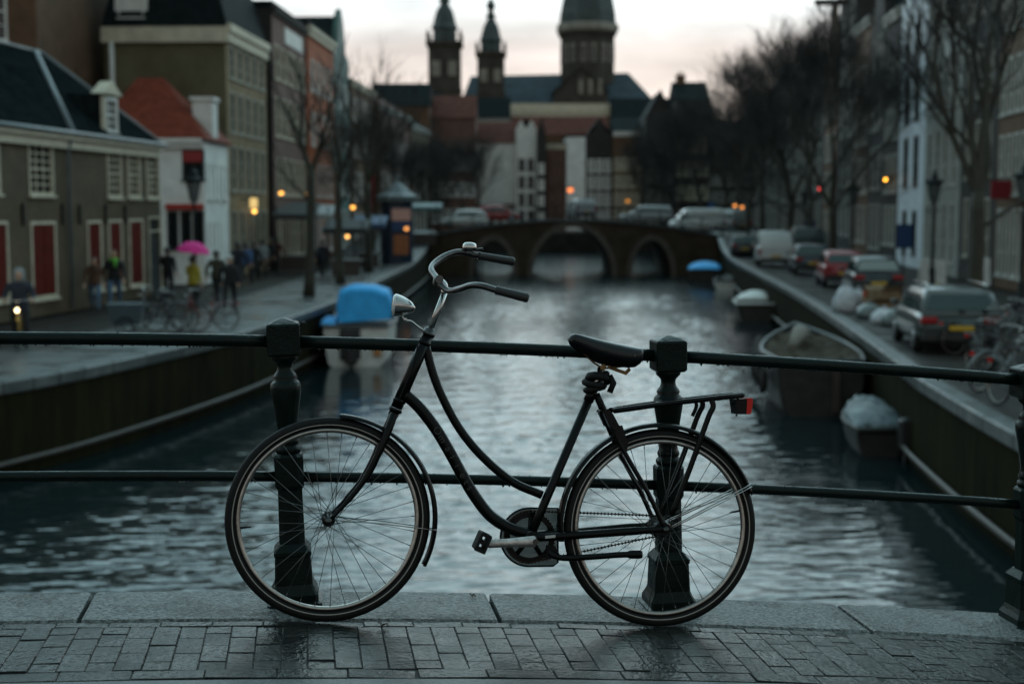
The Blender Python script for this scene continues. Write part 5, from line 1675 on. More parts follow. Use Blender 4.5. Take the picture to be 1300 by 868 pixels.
def person_mesh(pose, mats):
    """continuous skinned body; materials: 0 top, 1 trousers, 2 skin, 3 shoes"""
    J = {}
    def j(n, p, r): J[n] = (Vector(p), r)
    j('pel', (0, 0, .95), (.15, .115)); j('spi', (0, 0, 1.12), (.14, .105)); j('che', (0, .01, 1.32), (.175, .12)); j('nec', (0, 0, 1.475), (.062, .062)); j('nk2', (0, -.01, 1.53), (.055, .055))
    j('hd1', (0, -.015, 1.585), (.070, .085)); j('hd2', (0, -.01, 1.66), (.076, .095)); j('hd3', (0, .0, 1.735), (.055, .07)); j('nos', (0, -.118, 1.645), (.014, .014))
    sw = {'stand': 0, 'walk': .22, 'walk2': -.22, 'ride': .08}[pose]
    for s, sg in (('l', -1), ('r', 1)):
        f = sw * sg
        j('hip' + s, (sg * .095, 0, .90), (.098, .105)); j('kne' + s, (sg * .10, -f * .8 - .02, .50), (.066, .07)); j('ank' + s, (sg * .10, -f * 1.0 + (.10 if f < 0 else 0.02), .085 + (.06 if f < -.1 else 0)), (.045, .05)); j('toe' + s, (sg * .115, -f * 1.0 - .14 + (.08 if f < 0 else 0), .038 + (.02 if f < -.1 else 0)), (.045, .035))
        j('sho' + s, (sg * .185, .01, 1.40), (.072, .075))
        if pose == 'ride' or (pose == 'stand' and s == 'r'):
            j('elb' + s, (sg * .26, -.06, 1.16), (.052, .052)); j('wri' + s, (sg * .23, -.28, 1.10 if pose == 'ride' else 1.22), (.034, .034)); j('han' + s, (sg * .22, -.36, 1.10 if pose == 'ride' else 1.26), (.036, .028))
        else:
            j('elb' + s, (sg * .25, f * .5 + .03, 1.13), (.052, .052)); j('wri' + s, (sg * .25, f * .9 - .04, .90), (.034, .034)); j('han' + s, (sg * .25, f * .95 - .06, .81), (.036, .028))
    E_ = [('pel', 'spi'), ('spi', 'che'), ('che', 'nec'), ('nec', 'nk2'), ('nk2', 'hd1'), ('hd1', 'hd2'), ('hd2', 'hd3'), ('hd2', 'nos')]
    for s in 'lr':
        E_ += [('pel', 'hip' + s), ('hip' + s, 'kne' + s), ('kne' + s, 'ank' + s), ('ank' + s, 'toe' + s), ('che', 'sho' + s), ('sho' + s, 'elb' + s), ('elb' + s, 'wri' + s), ('wri' + s, 'han' + s)]
    names = list(J)
    # five fingers on each hand
    for s in 'lr':
        w, h = J['wri' + s][0], J['han' + s][0]
        d = (h - w).normalized()
        side = d.cross(Vector((1, 0, 0))).normalized()
        for k in range(4):
            o = side * (k - 1.5) * .019
            L = (.06, .072, .068, .052)[k]
            J['f%d%s' % (k, s)] = (h + o + d * .035, (.009, .009)); J['g%d%s' % (k, s)] = (h + o + d * (.035 + L * .55) + Vector((0, -.005, 0)), (.008, .008)); J['e%d%s' % (k, s)] = (h + o + d * (.03 + L * .95) + Vector((0, -.018, 0)), (.007, .007))
            E_ += [('han' + s, 'f%d%s' % (k, s)), ('f%d%s' % (k, s), 'g%d%s' % (k, s)), ('g%d%s' % (k, s), 'e%d%s' % (k, s))]
        J['t1' + s] = (w.lerp(h, .55) + side * -.042, (.011, .011)); J['t2' + s] = (h + side * -.058 + d * .01, (.009, .009))
        E_ += [('han' + s, 't1' + s), ('t1' + s, 't2' + s)]
    names = list(J); ix = {n: i for i, n in enumerate(names)}
    me = bpy.data.meshes.new('body')
    me.from_pydata([tuple(J[n][0]) for n in names], [(ix[a], ix[c]) for a, c in E_], [])
    o = bpy.data.objects.new('tmp_body', me); COL.objects.link(o)
    md = o.modifiers.new('s', 'SKIN'); md.use_smooth_shade = True
    md2 = o.modifiers.new('u', 'SUBSURF'); md2.levels = 1; md2.render_levels = 1
    sk = me.skin_vertices[0].data
    for n in names:
        sk[ix[n]].radius = J[n][1]; sk[ix[n]].use_root = (n == 'pel')
    dg = bpy.context.evaluated_depsgraph_get(); dg.update()
    res = bpy.data.meshes.new_from_object(o.evaluated_get(dg))
    bpy.data.objects.remove(o)
    res.materials.clear()
    for m in mats: res.materials.append(m)
    segs = [(a, c) for a, c in E_]
    def cls(a, c):
        if a[:3] in ('nk2', 'hd1', 'hd2'): return 2
        if a[0] in 'fgt' or a[:3] == 'han' or (a[:3] == 'wri'): return 2
        if a[:3] in ('hip', 'kne') or (a == 'pel' and c[:3] == 'hip'): return 1
        if a[:3] == 'ank': return 3
        return 0
    segd = [(J[a][0], J[c][0], cls(a, c)) for a, c in segs]
    P0 = np.array([s[0] for s in segd]); P1 = np.array([s[1] for s in segd]); CC = np.array([s[2] for s in segd])
    D = P1 - P0; LL2 = (D ** 2).sum(1)
    mi = []
    for p in res.polygons:
        c = np.array(p.center)
        t = np.clip(((c - P0) * D).sum(1) / LL2, 0, 1)
        d2 = ((P0 + D * t[:, None] - c) ** 2).sum(1)
        k = CC[int(d2.argmin())]
        if .80 < c[2] < 1.45 and k == 1 and c[2] > .84: k = 0
        mi.append(int(k))
    res.polygons.foreach_set('material_index', mi)
    res.polygons.foreach_set('use_smooth', [True] * len(mi))
    return res
def person(label, u, vf, pose, top, legs, shoes=None, rz=0.0, height=1.74, hair=M_HAIR, scarf=None, hood=None, hat=None, bag=None, loc=None):
    p = loc or on_level(u, vf, QUAY)
    key = (pose, top.name, legs.name)
    if key not in MESH: MESH[key] = person_mesh(pose, [top, legs, M_SKIN, shoes or C_BLACK])
    root = empty('person', p, rz)
    sc = height / 1.76
    root.scale = (sc * 1.22, sc * 1.2, sc)
    tag(root, label, 'person', None)
    link('body', MESH[key], root)
    def shell(name, m, prof_z, front_cut):
        b = MB(); rings = []
        for z, rx, ry, cy_ in prof_z:
            rings.append([(rx * math.cos(2 * PI * k / 16), cy_ + max(ry * math.sin(2 * PI * k / 16), front_cut), z) for k in range(16)])
        b.loft(rings, True, True, smooth=True); b.build(name, m, root)
    if hood: shell('hood', hood, ((1.47, .11, .11, .01), (1.56, .105, .125, .01), (1.66, .105, .13, .015), (1.75, .09, .11, .02), (1.80, .04, .05, .03)), -.07)
    elif hat: shell('hat', hat, ((1.67, .088, .105, 0), (1.72, .090, .108, 0), (1.78, .075, .09, 0), (1.81, .03, .04, 0)), -.2)
    else: shell('hair', hair, ((1.58, .075, .095, .015), (1.66, .086, .108, .012), (1.74, .075, .092, .01), (1.785, .035, .045, .01)), -.055)
    b = MB()
    for s in (-1, 1): b.ball((s * .03, -.098, 1.665), .011, 6, 4)
    b.build('eyes', M_EYE, root)
    if scarf:
        b = MB(); b.tube([(.085 * math.cos(2 * PI * k / 14), .09 * math.sin(2 * PI * k / 14) - .01, 1.49 + .012 * math.sin(k * 2)) for k in range(14)], .042, 8, closed=True)
        b.tube([(.03, -.10, 1.48), (.04, -.14, 1.38), (.04, -.145, 1.25)], [.04, .035, .04], 8); b.build('scarf', scarf, root)
    if bag:
        b = MB(); b.bbox(.24, .36, -.12, .16, .62, .92, .04); b.tube([(.27, 0, .9), (.16, -.03, 1.38), (.27, .06, .9)], .012, 6); b.build('shoulder_bag', bag, root)
    return root
rider_loc = on_level(27, 441, QUAY)
person('cyclist in a grey hood and dark jacket riding at the left edge', 0, 0, 'ride', C_NAVY, C_BLACK, rz=.25, height=1.80, hood=C_GREY, loc=rider_loc)
person('woman in a brown coat and blue jeans walking beside the red shutters', 121, 394, 'walk', C_BROWN, C_JEAN, rz=.2, height=1.66, scarf=C_BROWN)
person('man in a black jacket with a lime green scarf and jeans', 146, 391, 'walk2', C_BLACK, C_JEAN, rz=.2, height=1.84, scarf=C_GRN, hair=mat('fair hair', (.2, .12, .07), .5))
person('dark dressed figure at the corner of the long brick house', 214, 378, 'stand', C_BLACK, C_BLACK, rz=2.8, height=1.80)
umb_p = on_level(246, 392, QUAY)
person('person in a yellow jacket under the pink umbrella', 0, 0, 'stand', C_YEL, C_BLACK, rz=2.6, height=1.66, loc=umb_p)
person('person in an olive coat walking away on the left quay', 276, 384, 'walk', C_OLIV, C_BLACK, rz=3.0, height=1.75)
person('person in a white hat and black coat with a shoulder bag', 292, 394, 'walk2', C_BLACK, C_BLACK, rz=3.2, height=1.70, hat=C_WHT, bag=C_BLACK)
crowd = [(303, 366, C_NAVY, 'walk', 'navy coat'), (313, 360, C_BLUE, 'walk2', 'blue jacket'), (324, 357, C_BLACK, 'walk', 'black coat'), (333, 352, C_GREY, 'stand', 'grey coat'), (345, 349, C_BLACK, 'walk2', 'black coat'), (352, 344, C_MAR, 'walk', 'maroon coat'), (410, 352, C_NAVY, 'walk', 'navy coat')]
lbl = ['in a navy coat just behind the white hat', 'in a blue jacket at the middle of the distant left crowd', 'in a black coat walking before the tan house', 'in a grey coat standing before the tan house', 'in a black coat by the dark market stall', 'in a maroon coat, farthest of the left crowd', 'in a navy coat between the two quay trees']
for (u, v, c, pz, _), l in zip(crowd, lbl):
    person('distant pedestrian ' + l, u, v, pz, c, C_BLACK, rz=random.uniform(2.5, 3.6), height=random.uniform(1.65, 1.85))
# pink umbrella
ub = empty('umbrella', umb_p)
tag(ub, 'bright magenta pink umbrella held over the yellow jacket', 'umbrella')
b = MB(); rings = []
for k, (r_, z) in enumerate(((.02, 2.16), (.18, 2.14), (.34, 2.07), (.47, 1.96), (.55, 1.83))):
    rings.append([((r_ * (1 if j % 2 == 0 else .93)) * math.cos(2 * PI * j / 16) , r_ * (1 if j % 2 == 0 else .93) * math.sin(2 * PI * j / 16), z - (.03 if j % 2 else 0) * k / 4) for j in range(16)])
b.loft(rings, True, False, smooth=True); 
c_ = b.build('canopy', C_PINK, ub); c_.rotation_euler = (0, .12, 0); c_.location = (-.2, 0, 0)
b = MB(); b.tube([(-.02, -.3, 1.16), (0, -.05, 2.2)], .009, 6); b.build('shaft', M_DULLSTEEL, ub)

# ================================================================== parked bicycles
def bike_template(col, basket=None):
    root = empty('parked_bicycle')
    for x in (-.54, .54):
        b = MB(); b.tube([(x + .33 * math.cos(2 * PI * k / 28), 0, .35 + .33 * math.sin(2 * PI * k / 28)) for k in range(28)], .018, 6, closed=True)
        w = b.build('wheel', M_RUBBER, root)
        b = MB(); b.tube([(x + .305 * math.cos(2 * PI * k / 28), 0, .35 + .305 * math.sin(2 * PI * k / 28)) for k in range(28)], .009, 5, closed=True); b.build('rim', M_RIM, w)
        b = MB()
        for k in range(16):
            a = 2 * PI * k / 16
            b.tube([(x, .02 * (-1) ** k, .35), (x + .30 * math.cos(a), 0, .35 + .30 * math.sin(a))], .002, 3)
        b.build('spokes', M_SPOKE, w)
        b = MB()
        b.tube([(x + .37 * math.cos(rad(a)), 0, .35 + .37 * math.sin(rad(a))) for a in (range(20, 190, 10) if x > 0 else range(-20, 130, 10))], .02, 6, flat=((0, 1, 0), 1.4, .4)); b.build('mudguard', col, root)
    b = MB()
    b.tube([(-.36, 0, .98), (-.42, 0, .80), (-.47, 0, .55), (-.54, 0, .35)], .017, 8)
    b.tube(spline([(-.40, 0, .82), (-.28, 0, .55), (-.05, 0, .36), (.1, 0, .30)], 5), .018, 8)
    b.tube(spline([(-.38, 0, .92), (-.30, 0, .68), (-.05, 0, .48), (.15, 0, .46)], 5), .014, 8)
    b.tube([(.24, 0, .86), (.1, 0, .30)], .015, 8); b.tube([(.1, 0, .30), (.54, .05, .35)], .012, 6); b.tube([(.22, 0, .82), (.54, .05, .35)], .009, 6)
    b.build('frame', col, root)
    b = MB(); b.tube(spline([(-.14, -.29, 1.05), (-.26, -.28, 1.10), (-.40, -.18, 1.12), (-.40, 0, 1.10), (-.40, .18, 1.12), (-.26, .28, 1.10), (-.14, .29, 1.05)], 4), .012, 8); b.tube([(-.36, 0, .98), (-.40, 0, 1.10)], .013, 8)
    h = b.build('handlebar', M_CHROME, root)
    for s in (-1, 1):
        b = MB(); b.tube([(-.22, s * .285, 1.085), (-.12, s * .29, 1.045)], .018, 8); b.build('grip', M_GRIP, h)
    b = MB(); b.loft([[(x, -w_, z), (x, w_, z), (x, w_ * .9, z + t), (x, -w_ * .9, z + t)] for x, w_, z, t in ((.12, .02, .93, .05), (.2, .04, .92, .06), (.32, .09, .92, .07), (.40, .09, .93, .06))], True, True); b.build('saddle', M_LEATHER, root)
    b = MB(); b.tube([(.25, 0, .86), (.28, 0, .94)], .013, 6); b.build('seat_post', M_CHROME, root)
    b = MB()
    for s in (-.06, .06): b.tube([(.34, s, .74), (.86, s, .78)], .008, 5)
    for x in (.4, .55, .7, .85): b.tube([(x, -.06, .75), (x, .06, .75)], .006, 5)
    b.tube([(.74, -.07, .76), (.54, -.05, .36)], .007, 5); b.build('carrier', col, root)
    b = MB(); b.lathe([(.03, -.02), (.035, 0), (.02, .04), (.005, .06)], 10, (-.50, 0, .93), 'X'); b.build('headlamp', M_CHROME, root)
    b = MB(); b.box(.86, .89, -.04, .04, .68, .74); b.build('tail_lamp', M_REDLENS, root)
    if basket:
        b = MB()
        for z in (.86, .96, 1.06, 1.14):
            b.tube([(-.62, -.18, z), (-.38, -.18, z), (-.38, .18, z), (-.62, .18, z)], .008, 4, closed=True)
        for x, y in ((-.62, -.18), (-.5, -.18), (-.38, -.18), (-.38, 0), (-.38, .18), (-.5, .18), (-.62, .18), (-.62, 0)): b.tube([(x, y, .86), (x, y, 1.14)], .008, 4)
        b.build('basket', basket, root)
    return root
M_BK1 = mat('old bike paint', (.02, .022, .02), .4); M_BK2 = mat('maroon bike paint', (.12, .015, .015), .35); M_BK3 = mat('grey bike paint', (.12, .14, .15), .4); M_BK4 = mat('yellow bike paint', (.5, .28, .03), .4)
T_BLACK, T_RED, T_GREY = bike_template(M_BK1, M_DULLSTEEL), bike_template(M_BK2), bike_template(M_BK3)
used = set()
def park(tmpl, label, p, rz, lean=0.0, group=None):
    o = tmpl if tmpl.name not in used else copy_tree(tmpl)
    if o is tmpl: used.add(tmpl.name)
    o.location = p; o.rotation_euler = (lean, 0, rz)
    tag(o, label, 'bicycle', group)
    return o
GB1, GB2 = 'bicycles parked on the left quay', 'bicycles parked on the right quay'
def lv(u, v): return on_level(u, v, QUAY)
park(T_BLACK, 'old bicycle with a wire basket parked on the left quay, middle of the three', lv(225, 421), .25, .1, GB1)
park(T_RED, 'dark red bicycle parked on the left quay, rightmost of the three', lv(262, 421), .45, -.08, GB1)
park(T_GREY, 'grey bicycle parked on the left quay, leftmost of the three', lv(203, 418), .05, .12, GB1)
T_RIDE = bike_template(M_BK4)
r0 = park(T_RIDE, 'yellow bicycle ridden by the hooded cyclist', rider_loc + Vector((-.03, -.05, 0)), PI / 2 + .3, 0)
b = MB(); b.ball((-.60, 0, .90), .045, 10, 6); b.build('lit_lamp', mat('lit bicycle lamp', (1, .8, .5), .3, emit=(1, .78, .42), estr=6), r0)
rb = [(1290, 520, .25), (1268, 495, .4), (1248, 478, .1), (1292, 470, -.2), (1262, 452, .35), (1236, 450, .2), (1285, 440, -.1)]
rl = ['nearest to the green railing', 'second from the green railing', 'with handlebars in front of the estate car', 'beside the right edge of the picture', 'beside the nearest tree trunk', 'touching the rear of the estate car', 'farthest back, beyond the nearest tree trunk']
for k, ((u, v, a), l) in enumerate(zip(rb, rl)):
    park((T_BLACK, T_GREY, T_BLACK)[k % 3], 'parked bicycle in the right quay cluster ' + l, lv(u, v), PI + .2 + a if k % 2 else PI / 2 + a, (.1, -.12, .05)[k % 3], GB2)
# cargo bicycle with a box
cb = empty('cargo_bicycle', lv(192, 424), .12); cb.scale = (.8, .8, .8)
tag(cb, 'cargo bicycle with a big blue grey box in front of the brick house', 'bicycle')
b = MB()
b.loft([[(-1.15, -.36, .34), (-.30, -.36, .34), (-.30, .36, .34), (-1.15, .36, .34)], [(-1.30, -.42, .95), (-.22, -.42, .95), (-.22, .42, .95), (-1.30, .42, .95)], [(-1.33, -.44, .99), (-.20, -.44, .99), (-.20, .44, .99), (-1.33, .44, .99)]], True, True)
b.build('box', mat('blue grey plywood', (.045, .07, .085), .5), cb)
for x, y in ((-.75, -.46), (-.75, .46), (.72, 0)):
    b = MB(); b.tube([(x + .27 * math.cos(2 * PI * k / 24), y, .30 + .27 * math.sin(2 * PI * k / 24)) for k in range(24)], .022, 6, closed=True)
    for k in range(10): b.tube([(x, y, .30), (x + .26 * math.cos(2 * PI * k / 10), y, .30 + .26 * math.sin(2 * PI * k / 10))], .004, 3)
    b.build('wheel', M_RUBBER, cb)
b = MB(); b.tube(spline([(-.25, 0, .55), (.0, 0, .40), (.25, 0, .36), (.72, 0, .30)], 4), .025, 8); b.tube([(.34, 0, .34), (.46, 0, .95)], .018, 8); b.tube([(.46, 0, .8), (.72, 0, .30)], .012, 6); b.tube([(-.2, -.3, 1.1), (-.2, .3, 1.1)], .016, 8); b.tube([(-.1, 0, .5), (-.2, 0, 1.1)], .018, 8); b.build('frame', M_BK1, cb)
b = MB(); b.bbox(.34, .62, -.09, .09, .95, 1.02, .03); b.build('saddle', M_LEATHER, cb)

# ================================================================== cars
M_TYRE2 = mat('car tyre', (.012, .012, .012), .7)
M_HUBC = mat('wheel cover', (.25, .26, .27), .35, .7)
M_CGLASS = mat('car glass', (.02, .045, .045), .05, spec=.7)
M_PLATE = mat('yellow number plate', (.55, .34, .03), .4)
M_PLAST = mat('black bumper plastic', (.02, .02, .02), .5)
M_TAIL = mat('tail light red', (.30, .012, .015), .2)
M_HEADL = mat('head light glass', (.55, .56, .55), .1, spec=.7)
def paint(name, c): return mat('car paint ' + name, c, .28, coat=.5, spec=.35, var=.1, vscale=2)
def car(label, x, y, z, heading, col, kind='estate', L=4.4, W=1.76, H=1.46, name='car', rear_glass=None, cat='car', group='cars parked along the right quay'):
    """heading: rotation about z; nose towards +y"""
    root = empty(name, (x, y, z), heading)
    tag(root, label, cat, group)
    hw = W / 2
    zb = .22
    belt = .92 if kind != 'van' else 1.12
    b = MB(); rings = []
    prof = {'estate': ((-.5, .62, .55, .93), (-.49, .45, .80, .97), (-.46, .34, .91, 1.0), (-.30, .24, .93, 1.0), (0, .22, .92, 1.0), (.24, .22, .90, 1.0), (.36, .24, .84, .98), (.46, .30, .74, .93), (.495, .38, .66, .86), (.5, .46, .58, .80)),
            'van': ((-.5, .40, 1.05, .95), (-.49, .3, 1.12, .99), (-.3, .24, 1.14, 1.0), (.2, .24, 1.12, 1.0), (.36, .24, 1.02, .98), (.47, .30, .90, .94), (.5, .42, .72, .86))}['van' if kind == 'van' else 'estate']
    for t, zl, zt, wf in prof:
        yy = t * L; w = hw * wf
        zt = zt * H / 1.46 if kind != 'van' else zt
        rings.append([(-w * .86, yy, zl), (-w * .97, yy, zl + .12), (-w, yy, (zl + zt) / 2), (-w * .97, yy, zt - .10), (-w * .90, yy, zt), (0, yy, zt + .015), (w * .90, yy, zt), (w * .97, yy, zt - .10), (w, yy, (zl + zt) / 2), (w * .97, yy, zl + .12), (w * .86, yy, zl), (0, yy, zl - .01)])
    b.loft(rings, True, True, smooth=True)
    body = b.build('body', col, root)
    # greenhouse
    if kind == 'estate': st = ((-.485, .0, .94), (-.42, .93, .86), (-.30, 1.0, .83), (.02, 1.0, .82), (.13, .93, .83), (.30, .0, .90))
    elif kind == 'hatch': st = ((-.47, .0, .94), (-.38, .86, .85), (-.24, 1.0, .82), (.03, 1.0, .81), (.12, .92, .82), (.29, .0, .90))
    else: st = ((-.497, .0, .95), (-.47, .97, .90), (-.40, 1.0, .88), (.14, 1.0, .87), (.22, .94, .87), (.38, .0, .91))
    zbelt = (belt - .03) * (H / 1.46 if kind != 'van' else 1)
    b = MB(); rings = []
    for t, f, wf in st:
        zt = lerp(zbelt, H, f); w = hw * wf; wb = hw * .90
        rings.append([(-wb, t * L, zbelt - .02), (-lerp(wb, w, .55 * f), t * L, lerp(zbelt, zt, .55)), (-w * (1 - .05 * f), t * L, lerp(zbelt, zt, .90)), (-w * (1 - .16 * f), t * L, zt), (0, t * L, zt + .02 * f), (w * (1 - .16 * f), t * L, zt), (w * (1 - .05 * f), t * L, lerp(zbelt, zt, .90)), (lerp(wb, w, .55 * f), t * L, lerp(zbelt, zt, .55)), (wb, t * L, zbelt - .02)])
    b.loft(rings, True, True, smooth=True)
    b.build('cabin', col, root)
    # rear window
    t0, t1 = st[0][0] * L, st[1][0] * L
    z0w, z1w = zbelt + .13, lerp(zbelt, H, st[1][1]) - .06
    def yb(z): return lerp(t0, t1, (z - zbelt) / (lerp(zbelt, H, st[1][1]) - zbelt)) - .02
    b = MB(); w0, w1 = hw * .80, hw * .68
    q = [(-w0, yb(z0w), z0w), (w0, yb(z0w), z0w), (w1, yb(z1w), z1w), (-w1, yb(z1w), z1w)]
    b.loft([[Vector(p) + Vector((0, .03, 0)) for p in q], q], True, True)
    if kind != 'van' or rear_glass: b.build('rear_window', rear_glass or M_CGLASS, root)
    # windscreen
    t0, t1 = st[-1][0] * L, st[-2][0] * L
    def yf(z): return lerp(t0, t1, (z - zbelt) / (lerp(zbelt, H, st[-2][1]) - zbelt)) + .02
    q = [(-w0, yf(z0w), z0w), (w0, yf(z0w), z0w), (w1, yf(z1w), z1w), (-w1, yf(z1w), z1w)]
    b = MB(); b.loft([[Vector(p) - Vector((0, .03, 0)) for p in q], q], True, True); b.build('windscreen', M_CGLASS, root)
    # side windows
    for s in (-1, 1):
        for a, c in (((-.40, -.16), (-.15, .10)) if kind != 'van' else ((.10, .27),)):
            b = MB(); xa, xb = s * hw * .915, s * hw * .80
            ya, yc = a * L, c * L
            zt = H - .17
            q = [(xa, ya, zbelt + .05), (xa, yc + (.12 * L if c > .05 else 0) * .8, zbelt + .05), (xb + s * .03, yc, zt), (xb + s * .03, ya + .12 if a < -.3 else ya, zt)]
            b.loft([[Vector(p) - Vector((s * .10, 0, 0)) for p in q], q], True, True); b.build('side_window', M_CGLASS, root)
    # wheels
    for yy in (-.31 * L, .31 * L):
        for s in (-1, 1):
            b = MB(); b.lathe([(.17, -.09), (.30, -.10), (.315, -.06), (.315, .06), (.30, .10), (.17, .09)], 20, (s * (hw - .10), yy, .315), 'X'); w = b.build('wheel', M_TYRE2, root)
            b = MB(); b.lathe([(.03, -.105), (.19, -.095), (.20, 0), (.19, .095), (.03, .105)], 16, (s * (hw - .10), yy, .315), 'X'); b.build('wheel_cover', M_HUBC, w)
    rear = -.5 * L
    for s in (-1, 1):
        b = MB()
        if kind == 'van': b.bbox(s * hw * .93 - .07, s * hw * .93 + .07, rear - .02, rear + .10, .62, 1.05, .02)
        else: b.bbox(min(s * hw * .97, s * hw * .55), max(s * hw * .97, s * hw * .55), rear - .02, rear + .18, .70 * H / 1.46, .86 * H / 1.46, .03)
        b.build('tail_light', M_TAIL, root)
        b = MB(); b.bbox(min(s * hw * .55, s * hw * .85), max(s * hw * .55, s * hw * .85), .46 * L, .49 * L, .55, .70, .03); b.build('headlight', M_HEADL, root)
        b = MB(); b.bbox(s * (hw + .09) - .08, s * (hw + .09) + .08, .16 * L, .19 * L, belt, belt + .13, .02); b.build('door_mirror', col, root)
    b = MB(); b.bbox(-hw * .93, hw * .93, rear - .06, rear + .12, .30, .50, .03); b.build('bumper', M_PLAST, root)
    b = MB(); b.box(-.26, .26, rear - .075, rear - .062, .55, .66); b.build('number_plate', M_PLATE, root)
    return root
def place_px(u, Y, z=QUAY): return (u - 650) / F_PX * Y * 1.0
HD = -math.atan(.115)
c1 = car('dark grey estate car seen from behind, partly hidden by the nearest tree trunk', place_px(1198, 33.0), 33.0, QUAY, HD, paint('dark grey', (.050, .060, .058)), 'estate', 4.4, 1.78, 1.42)
b = MB()
for s in (-1, 1): b.tube([(s * .62, -1.8, 1.48), (s * .62, -1.5, 1.52), (s * .62, .3, 1.52), (s * .62, .6, 1.47)], .02, 6)
b.build('roof_rail', M_CHROME, c1)
car('black hatchback with a pale misted rear window behind the rubbish heap', place_px(1106, 51.5), 51.5, QUAY, HD, paint('black', (.02, .022, .024)), 'hatch', 4.0, 1.74, 1.50, rear_glass=mat('misted glass', (.26, .30, .29), .25))
car('bright red small car parked beyond the black hatchback', place_px(1066, 59.0), 59.0, QUAY, HD, paint('red', (.26, .012, .014)), 'hatch', 3.9, 1.70, 1.48)
car('dark blue car between the red car and the white van', place_px(1027, 70), 70, QUAY, HD, paint('dark blue', (.03, .04, .055)), 'estate', 4.4, 1.76, 1.46)
car('white delivery van parked on the right quay', place_px(981, 80), 80, QUAY, HD, paint('white', (.62, .63, .62)), 'van', 4.8, 1.9, 1.95, name='van', cat='van')
car('dark green van with a flat roof beside the white van', place_px(1022, 82), 82, QUAY, HD, paint('dark green', (.03, .04, .038)), 'van', 4.8, 1.9, 2.1, name='van', cat='van')
car('dark parked car nearest the far bridge on the right quay', place_px(943, 95), 95, QUAY, HD, paint('black', (.02, .022, .024)), 'estate', 4.3, 1.75, 1.45)
FZ = fb_top
def deckz(x): return fb_top(x) + .02
GBR = 'vehicles on the far bridge'
def bridge_car(label, u, Y, col, kind, head, **kw):
    x = place_px(u, Y)
    kw.setdefault('H', 1.4)
    return car(label, x, Y, fb_top(min(max(x, -8), 17)) + .01, head, col, kind, group=GBR, **kw)
bridge_car('white car at the left end of the far bridge', 590, 111, paint('white', (.62, .63, .62)), 'hatch', PI / 2, L=3.8)
bridge_car('red car on the far bridge beside the white one', 632, 113.5, paint('red', (.26, .012, .014)), 'hatch', -PI / 2, L=3.6)
bridge_car('white small van at the crown of the far bridge', 737, 112, paint('silver', (.30, .31, .32)), 'van', .2, L=3.6, W=1.6, H=1.55, name='van', cat='van')
bridge_car('silver car on the right half of the far bridge', 820, 111, paint('silver', (.30, .31, .32)), 'estate', PI / 2, L=4.2)
bridge_car('white van with dark side windows at the right end of the far bridge', 884, 115, paint('white', (.62, .63, .62)), 'van', PI / 2 + .1, L=4.4, W=1.8, H=1.9, name='van', cat='van')
car('pale minibus beyond the right end of the far bridge', place_px(920, 121), 121, -.6, .5, paint('pale grey', (.22, .23, .23)), 'van', 4.6, 1.9, 1.9, name='minibus', cat='minibus', group=GBR)

# ================================================================== boats
M_HULLD = mat('dark boat hull', (.035, .034, .030), .5, spec=.25, var=.3, vscale=3)
M_HULLW = mat('white boat hull', (.68, .68, .64), .4, var=.15, vscale=3)
M_BLUETARP = mat('bright blue tarpaulin', (.05, .42, .92), .6, spec=.2, var=.18, vscale=2.5, bump=.4, bscale=6)
M_BROWNTARP = mat('brown canvas cover', (.03, .023, .015), .8, spec=.05, rgb2=(.10, .082, .058), var=.3, vscale=2.2, bump=.9, bscale=5)
M_SILTARP = mat('silver grey tarpaulin', (.03, .045, .05), .5, spec=.2, rgb2=(.20, .25, .27), var=.3, vscale=3.5, bump=1.0, bscale=6)
M_RUBRAIL = mat('pale rubbing strake', (.045, .05, .055), .4, var=.2, vscale=5)
M_CARDISH = mat('pale canvas roll', (.22, .20, .17), .8, var=.3, vscale=4, bump=.6, bscale=9)
